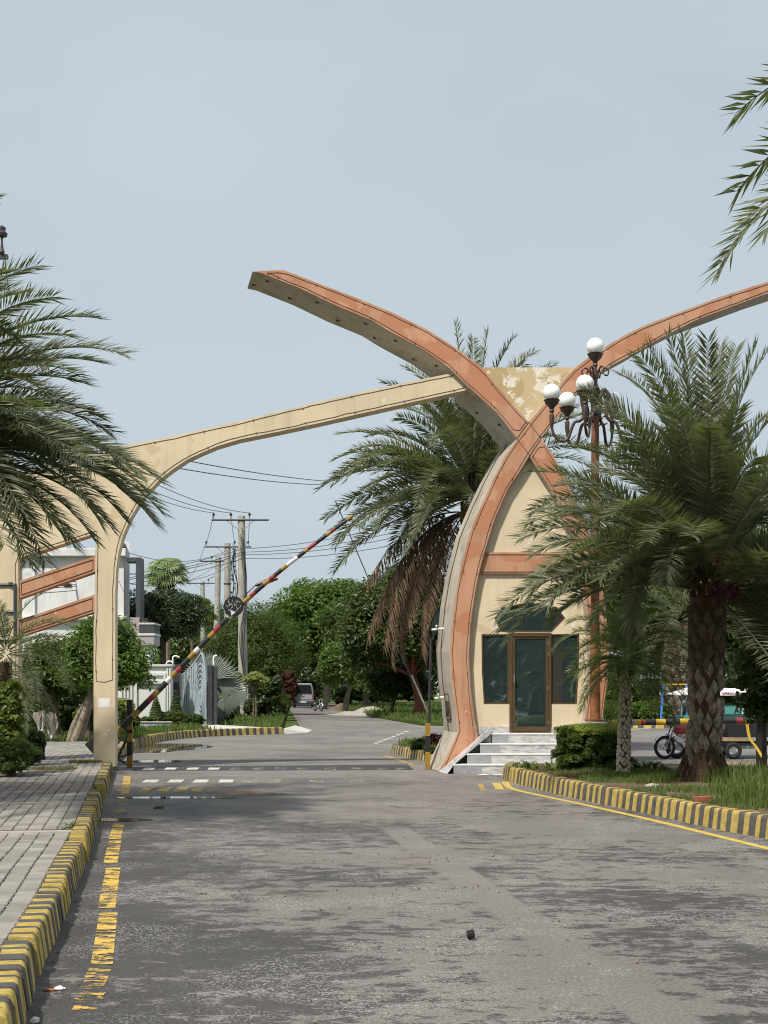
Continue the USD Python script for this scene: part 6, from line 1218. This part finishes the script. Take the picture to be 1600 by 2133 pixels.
def wheel(t, c, r, axis, tyre=.05, spokes=18, name='wheel', rim='chrome', hub=.05):
    w = part(t, name, torus(c, r - tyre, tyre, axis, 36, 10), 'black_rubber', smooth=True)
    ax = norm(np.asarray(axis, float)); u = norm(np.cross(ax, [0, 0, 1.0])); v = np.cross(ax, u)
    part(w, 'rim', torus(c, r - tyre * 1.95, tyre * .33, axis, 36, 6), rim, smooth=True)
    part(w, 'spokes', join(*[cyl(np.asarray(c) + ax * (.03 if i % 2 else -.03), np.asarray(c) + (u * math.cos(i * 6.283 / spokes) + v * math.sin(i * 6.283 / spokes)) * (r - tyre * 2), .003 if spokes > 8 else .012, 4) for i in range(spokes)]), rim)
    part(w, 'hub', cyl(np.asarray(c) - ax * .05, np.asarray(c) + ax * .05, hub, 12), 'steel'); return w
def motorcycle(label, loc, az, tankm, fenderm, scale=1.0, bulky=False):
    """small commuter motorcycle, nose along +x before it is turned by az"""
    t = thing('motorcycle', label, 'motorcycle', loc); R = rotz(az) * scale; Rm = rotz(az); X = lambda m: move(m, R, loc); pt = lambda *a: np.array(a) @ R.T + loc
    fx, rx, r = .62, -.60, .285; side = np.array([0, 1.0, 0]) @ Rm.T
    wheel(t, pt(fx, 0, r), r * scale, side, .042 * scale, name='front_wheel'); wheel(t, pt(rx, 0, r), r * scale, side, .048 * scale, name='rear_wheel')
    def fender(cx_, a0, a1, rr, w, nm):
        a = np.linspace(a0, a1, 12); p = np.stack([cx_ + rr * np.cos(a), 0 * a, r + rr * np.sin(a)], 1); q = [(p + [0, -w, -.03]), p + [0, -w * .6, 0], p + [0, 0, .012], p + [0, w * .6, 0], p + [0, w, -.03]]
        v = np.vstack(q); n = len(a); f = np.vstack([np.c_[i * n + np.arange(n - 1), i * n + np.arange(1, n), (i + 1) * n + np.arange(1, n), (i + 1) * n + np.arange(n - 1)] for i in range(4)]); part(t, nm, X((v, f)), fenderm, smooth=True)
    fender(fx, .35, 2.5, r + .035, .055, 'front_mudguard'); fender(rx, .6, 2.9, r + .045, .065, 'rear_mudguard')
    for y in (-.08, .08): part(t, 'fork', X(join(cyl([fx, y, r], [fx - .12, y, .56], .019, 8), cyl([fx - .12, y, .56], [fx - .24, y, .90], .026, 8))), 'chrome', smooth=40)
    part(t, 'frame', X(join(*[tube(smoothline(q, 4), .02, 6) for q in ([[.40, 0, .84], [.25, 0, .5], [.12, 0, .28], [-.3, 0, .26]], [[.40, 0, .80], [0, 0, .68], [-.35, 0, .62], [-.75, 0, .66]], [[-.25, .05, .6], [-.3, .05, .35], [rx, .09, r]], [[-.25, -.05, .6], [-.3, -.05, .35], [rx, -.09, r]])])), 'black_paint')
    tk = lathe([(.001, -.27), (.07, -.26), (.115, -.15), (.125, .0), (.12, .15), (.08, .26), (.001, .28)], 18)[0], lathe([(0, 0)] * 7, 18)[1]
    part(t, 'tank', X((np.c_[tk[0][:, 2] + .14, tk[0][:, 1] * 1.0, tk[0][:, 0] * 1.15 + .74], tk[1])), tankm, smooth=True)
    part(t, 'side_cover', X(join(cbox(-.38, -.08, -.11, .11, .48, .66, .04))), tankm, smooth=40)
    part(t, 'seat', X(join(cbox(-.70, -.08, -.12, .12, .70, .79, .035), cbox(-.72, -.4, -.11, .11, .75, .81, .03))), 'black_rubber', smooth=40)
    part(t, 'engine', X(join(cbox(-.12, .2, -.13, .13, .26, .42, .04), move(cbox(-.08, .08, -.07, .07, 0, .24, .02), roty(1.1), [.12, 0, .40]), cyl([-.02, -.15, .34], [-.02, .15, .34], .09, 14))), 'steel', smooth=40)
    part(t, 'exhaust', X(tube(smoothline([[.2, -.1, .38], [.22, -.13, .24], [-.1, -.15, .2], [-.5, -.16, .24], [-.85, -.16, .28]], 5), np.r_[np.full(11, .02), np.full(10, .04)], 8)), 'chrome', smooth=True)
    part(t, 'handlebar', X(tube(smoothline([[.3, -.36, .98], [.36, -.2, 1.03], [.38, 0, .95], [.36, .2, 1.03], [.3, .36, .98]], 5), .013, 6)), 'black_paint', smooth=True)
    hl = part(t, 'headlight', X(move(lathe([(.001, -.1), (.05, -.08), (.085, 0), (.085, .03), (.001, .04)], 16), roty(math.pi / 2), [.46, 0, .86])), 'chrome', smooth=40)
    for y in (-.17, .17): part(t, 'turn_signal', X(ball([.42, y, .84], (.035, .03, .03), 2)), 'litter_orange', smooth=True)
    for y in (-.3, .3): part(t, 'mirror', X(join(cyl([.33, y, 1.0], [.28, y * 1.2, 1.16], .006, 5), ball([.28, y * 1.2, 1.18], (.015, .06, .04), 2))), 'black_paint')
    part(t, 'tail_light', X(cbox(-.86, -.80, -.05, .05, .64, .72, .01)), 'tail_lamp'); part(t, 'stand', X(cyl([-.05, .1, .25], [-.12, .26, .0], .012, 6)), 'black_paint')
    return t
wf = G(1386, 1581); ml = wf + np.array([.62 * math.cos(.0), .25, 0]); az = math.pi + .28
motorcycle('red motorcycle facing left, half hidden by the big palm trunk', wf + np.array([.60, -.17, 0]) + [0, .3, 0], az, 'bike_red', 'chrome', 1.05)
mb = at_px(663, 101, .02); motorcycle('small dark motorcycle with white panels parked on the lane by the van', mb, -math.pi / 2 + .45, 'black_paint', 'white_paint', 1.0)
# three wheeled cargo motorcycle
r0 = G(1422, 1583) + [0, .7, 0]; t = thing('cargo_tricycle', 'red three wheeled cargo motorcycle behind the big palm trunk', 'tricycle', r0)
o = r0.copy(); X = lambda m: move(m, rotz(math.pi + .08), o); pt = lambda *a: np.array(a) @ rotz(math.pi + .08).T + o; side = np.array([0, 1.0, 0])
wheel(t, pt(0, 0, .29), .29, side, .065, name='front_wheel'); 
for y in (-.5, .5): wheel(t, pt(-1.32, y, .22), .22, side, .06, 8, name='rear_wheel', rim='white_paint', hub=.07)
a = np.linspace(.3, 2.6, 12); p = np.stack([.34 * np.cos(a), 0 * a, .29 + .35 * np.sin(a)], 1); n = 12
part(t, 'mudguard', X((np.vstack([p + [0, -.07, -.02], p + [0, 0, .01], p + [0, .07, -.02]]), np.vstack([np.c_[i * n + np.arange(11), i * n + np.arange(1, 12), (i + 1) * n + np.arange(1, 12), (i + 1) * n + np.arange(11)] for i in range(2)]))), 'white_paint', smooth=True)
for y in (-.09, .09): part(t, 'fork', X(cyl([0, y, .29], [-.24, y, .92], .022, 8)), 'chrome')
part(t, 'handlebar', X(tube(smoothline([[-.34, -.36, 1.0], [-.26, -.2, 1.05], [-.25, 0, .98], [-.26, .2, 1.05], [-.34, .36, 1.0]], 5), .014, 6)), 'black_paint')
part(t, 'tank', X(cbox(-.78, -.34, -.13, .13, .66, .86, .06)), 'bike_red', smooth=40); part(t, 'side_panel', X(cbox(-1.0, -.62, -.17, .17, .38, .62, .04)), 'bike_red', smooth=40)
part(t, 'seat', X(cbox(-1.15, -.74, -.16, .16, .76, .88, .04)), 'black_rubber', smooth=40); part(t, 'engine', X(cbox(-.74, -.36, -.13, .13, .28, .56, .04)), 'steel')
part(t, 'chassis', X(join(cbox(-2.6, -.9, -.5, -.43, .34, .42, .01), cbox(-2.6, -.9, .43, .5, .34, .42, .01), cbox(-1.1, -1.0, -.5, .5, .35, .41, .01), cbox(-.95, -.3, -.04, .04, .3, .4, .01))), 'black_paint')
part(t, 'cargo_bed', X(join(cbox(-2.7, -1.15, -.6, .6, .56, .62, .01), cbox(-2.7, -1.15, .57, .6, .62, .9, .008), cbox(-2.7, -1.15, -.6, -.57, .62, .72, .008), cbox(-1.18, -1.15, -.57, .57, .62, 1.0, .008))), 'black_paint')
single('white_flag', 'white cloth flap tied on the cargo motorcycle right of the palm trunk', 'cloth', (np.array([pt(-1.0, .3, .98), pt(-1.22, .3, 1.06), pt(-1.2, .32, .72), pt(-1.02, .31, .84)]), np.array([[0, 1, 2, 3]])), 'litter_white')
c = pt(-1.7, .1, .625); single('cardboard_box', 'brown wooden crate on the bed of the cargo motorcycle', 'crate', cbox(c[0] - .3, c[0] + .3, c[1] - .25, c[1] + .25, c[2], c[2] + .34, .01), 'wood_board')

# food stall with white canopy
YS = 41.0; t = thing('food_stall', 'street food stall with white canopy and teal sign behind the palm trunk', 'stall', at_px(1500, YS, 0))
a, b = P(1408, 1447, YS - .8), P(1562, 1449, YS - .8); c1, c2 = P(1432, 1432, YS), P(1560, 1434, YS)
cv = np.array([a, b, c2, c1, a + [0, 1.6, 0], b + [0, 1.6, 0]]); part(t, 'canopy', (np.vstack([cv, cv - [0, 0, .02]]), np.array([[0, 1, 2], [0, 2, 3], [3, 2, 5], [3, 5, 4], [6, 8, 7], [6, 9, 8], [9, 11, 8], [9, 10, 11], [0, 3, 3], [0, 3, 4], [1, 5, 2]])), 'litter_white')
part(t, 'valance', (np.array([P(1502, 1441, YS - .82), P(1563, 1441, YS - .82), P(1563, 1449, YS - .82), P(1502, 1449, YS - .82)]), np.array([[0, 1, 2, 3]])), 'litter_white')
part(t, 'canopy_lettering', join(*[tube(smoothline([P(x, 1445 + rng.uniform(-1.5, 1.5), YS - .84), P(x + 1.5, 1443 + rng.uniform(-1, 3), YS - .84), P(x + 3.2, 1446 + rng.uniform(-1.5, 1), YS - .84)], 3), .011, 4) for x in range(1506, 1556, 5)]), 'red_paint')
for x, y in ((1420, -.6), (1558, -.6), (1420, .7), (1558, .7)): q = P(x, 1447, YS + y); part(t, 'post', cyl([q[0], YS + y, 0], q, .02, 6), 'teal_sign')
part(t, 'counter', pbox(1425, 1560, 1498, 1560, YS - .5, .9, .02), 'wood_board'); part(t, 'counter_edge', pbox(1423, 1562, 1491, 1497.6, YS - .55, 1.0, .01), 'teal_sign')
sg = part(t, 'sign', pbox(1503, 1551, 1469, 1488.5, YS - .62, .05, .012), 'teal_sign')
tm = meshkit.text_mesh('AN', .17, .006, bold=True); v = np.array(tm.vertices); q = P(1529, 1485.5, YS - .625)
part(sg, 'lettering', (np.c_[v[:, 0] * 1.0 + q[0], q[1] - v[:, 2], v[:, 1] * 1.05 + q[2]], tm.faces), 'black_paint')
part(sg, 'white_stripe', pbox(1546, 1548.5, 1470, 1487.5, YS - .63, .01), 'white_paint')
# swing frame
YF = 58.0; t = thing('swing_frame', 'blue and yellow play frame behind the stout palm across the road', 'play frame', at_px(1405, YF, .1))
part(t, 'top_bar', pbox(1381, 1432, 1424, 1427, YF, .08), 'yellow_boom')
for x0_, x1_ in ((1382, 1377), (1431, 1433)): part(t, 'leg', join(*[cyl(P(x0_, 1426, YF + .04), P(x1_, 1498, YF + d_), .05, 8) for d_ in (-.6, .7)]), 'blue_paint')
# boundary railing across the road
t = thing('railing', 'dark metal railing with thin bars beyond the hedge across the road', 'railing', at_px(1360, 70, 0))
for i in range(16): part(t, 'bar', cyl(P(1315 + 8 * i, 1395, 70), P(1315 + 8 * i, 1465, 70), .03, 5), 'slate')
part(t, 'rail', join(cyl(P(1310, 1398, 70), P(1440, 1398, 70), .03, 5), cyl(P(1310, 1415, 70), P(1440, 1415, 70), .03, 5), cyl(P(1310, 1434, 70), P(1440, 1434, 70), .03, 5)), 'slate')
# loose brick, stone and gravel heap
c = G(1462, 1672, .26); single('brick', 'broken red brick lying on the striped kerb of the palm island', 'brick', move(cbox(-.11, .11, -.055, .055, 0, .075, .006), rotz(.3), [*(c[:2]), .272]), 'brick_red')
st_ = trimesh.creation.icosphere(subdivisions=2); v = np.array(st_.vertices); v = v * (0.7 + .5 * meshkit.fbm(v * 1.5 + 4, 3, 2)[:, None]) * [.13, .08, .05]
single('stone', 'flat pale stone in the grass of the palm island', 'stone', (v + G(1358, 1642, .22) + [0, 0, .03], st_.faces), 'concrete')
single('gravel_heap', 'grey gravel heap on the grass right of the lane', 'gravel heap', mound(G(755, 1488), 2.6, 4.0, .55, 3), 'concrete', smooth=True)
single('gravel_heap', 'darker small heap of earth in the grass near the far motorcycle', 'earth heap', mound(G(712, 1480), 1.4, 2.0, .5, 9), 'soil', smooth=True)
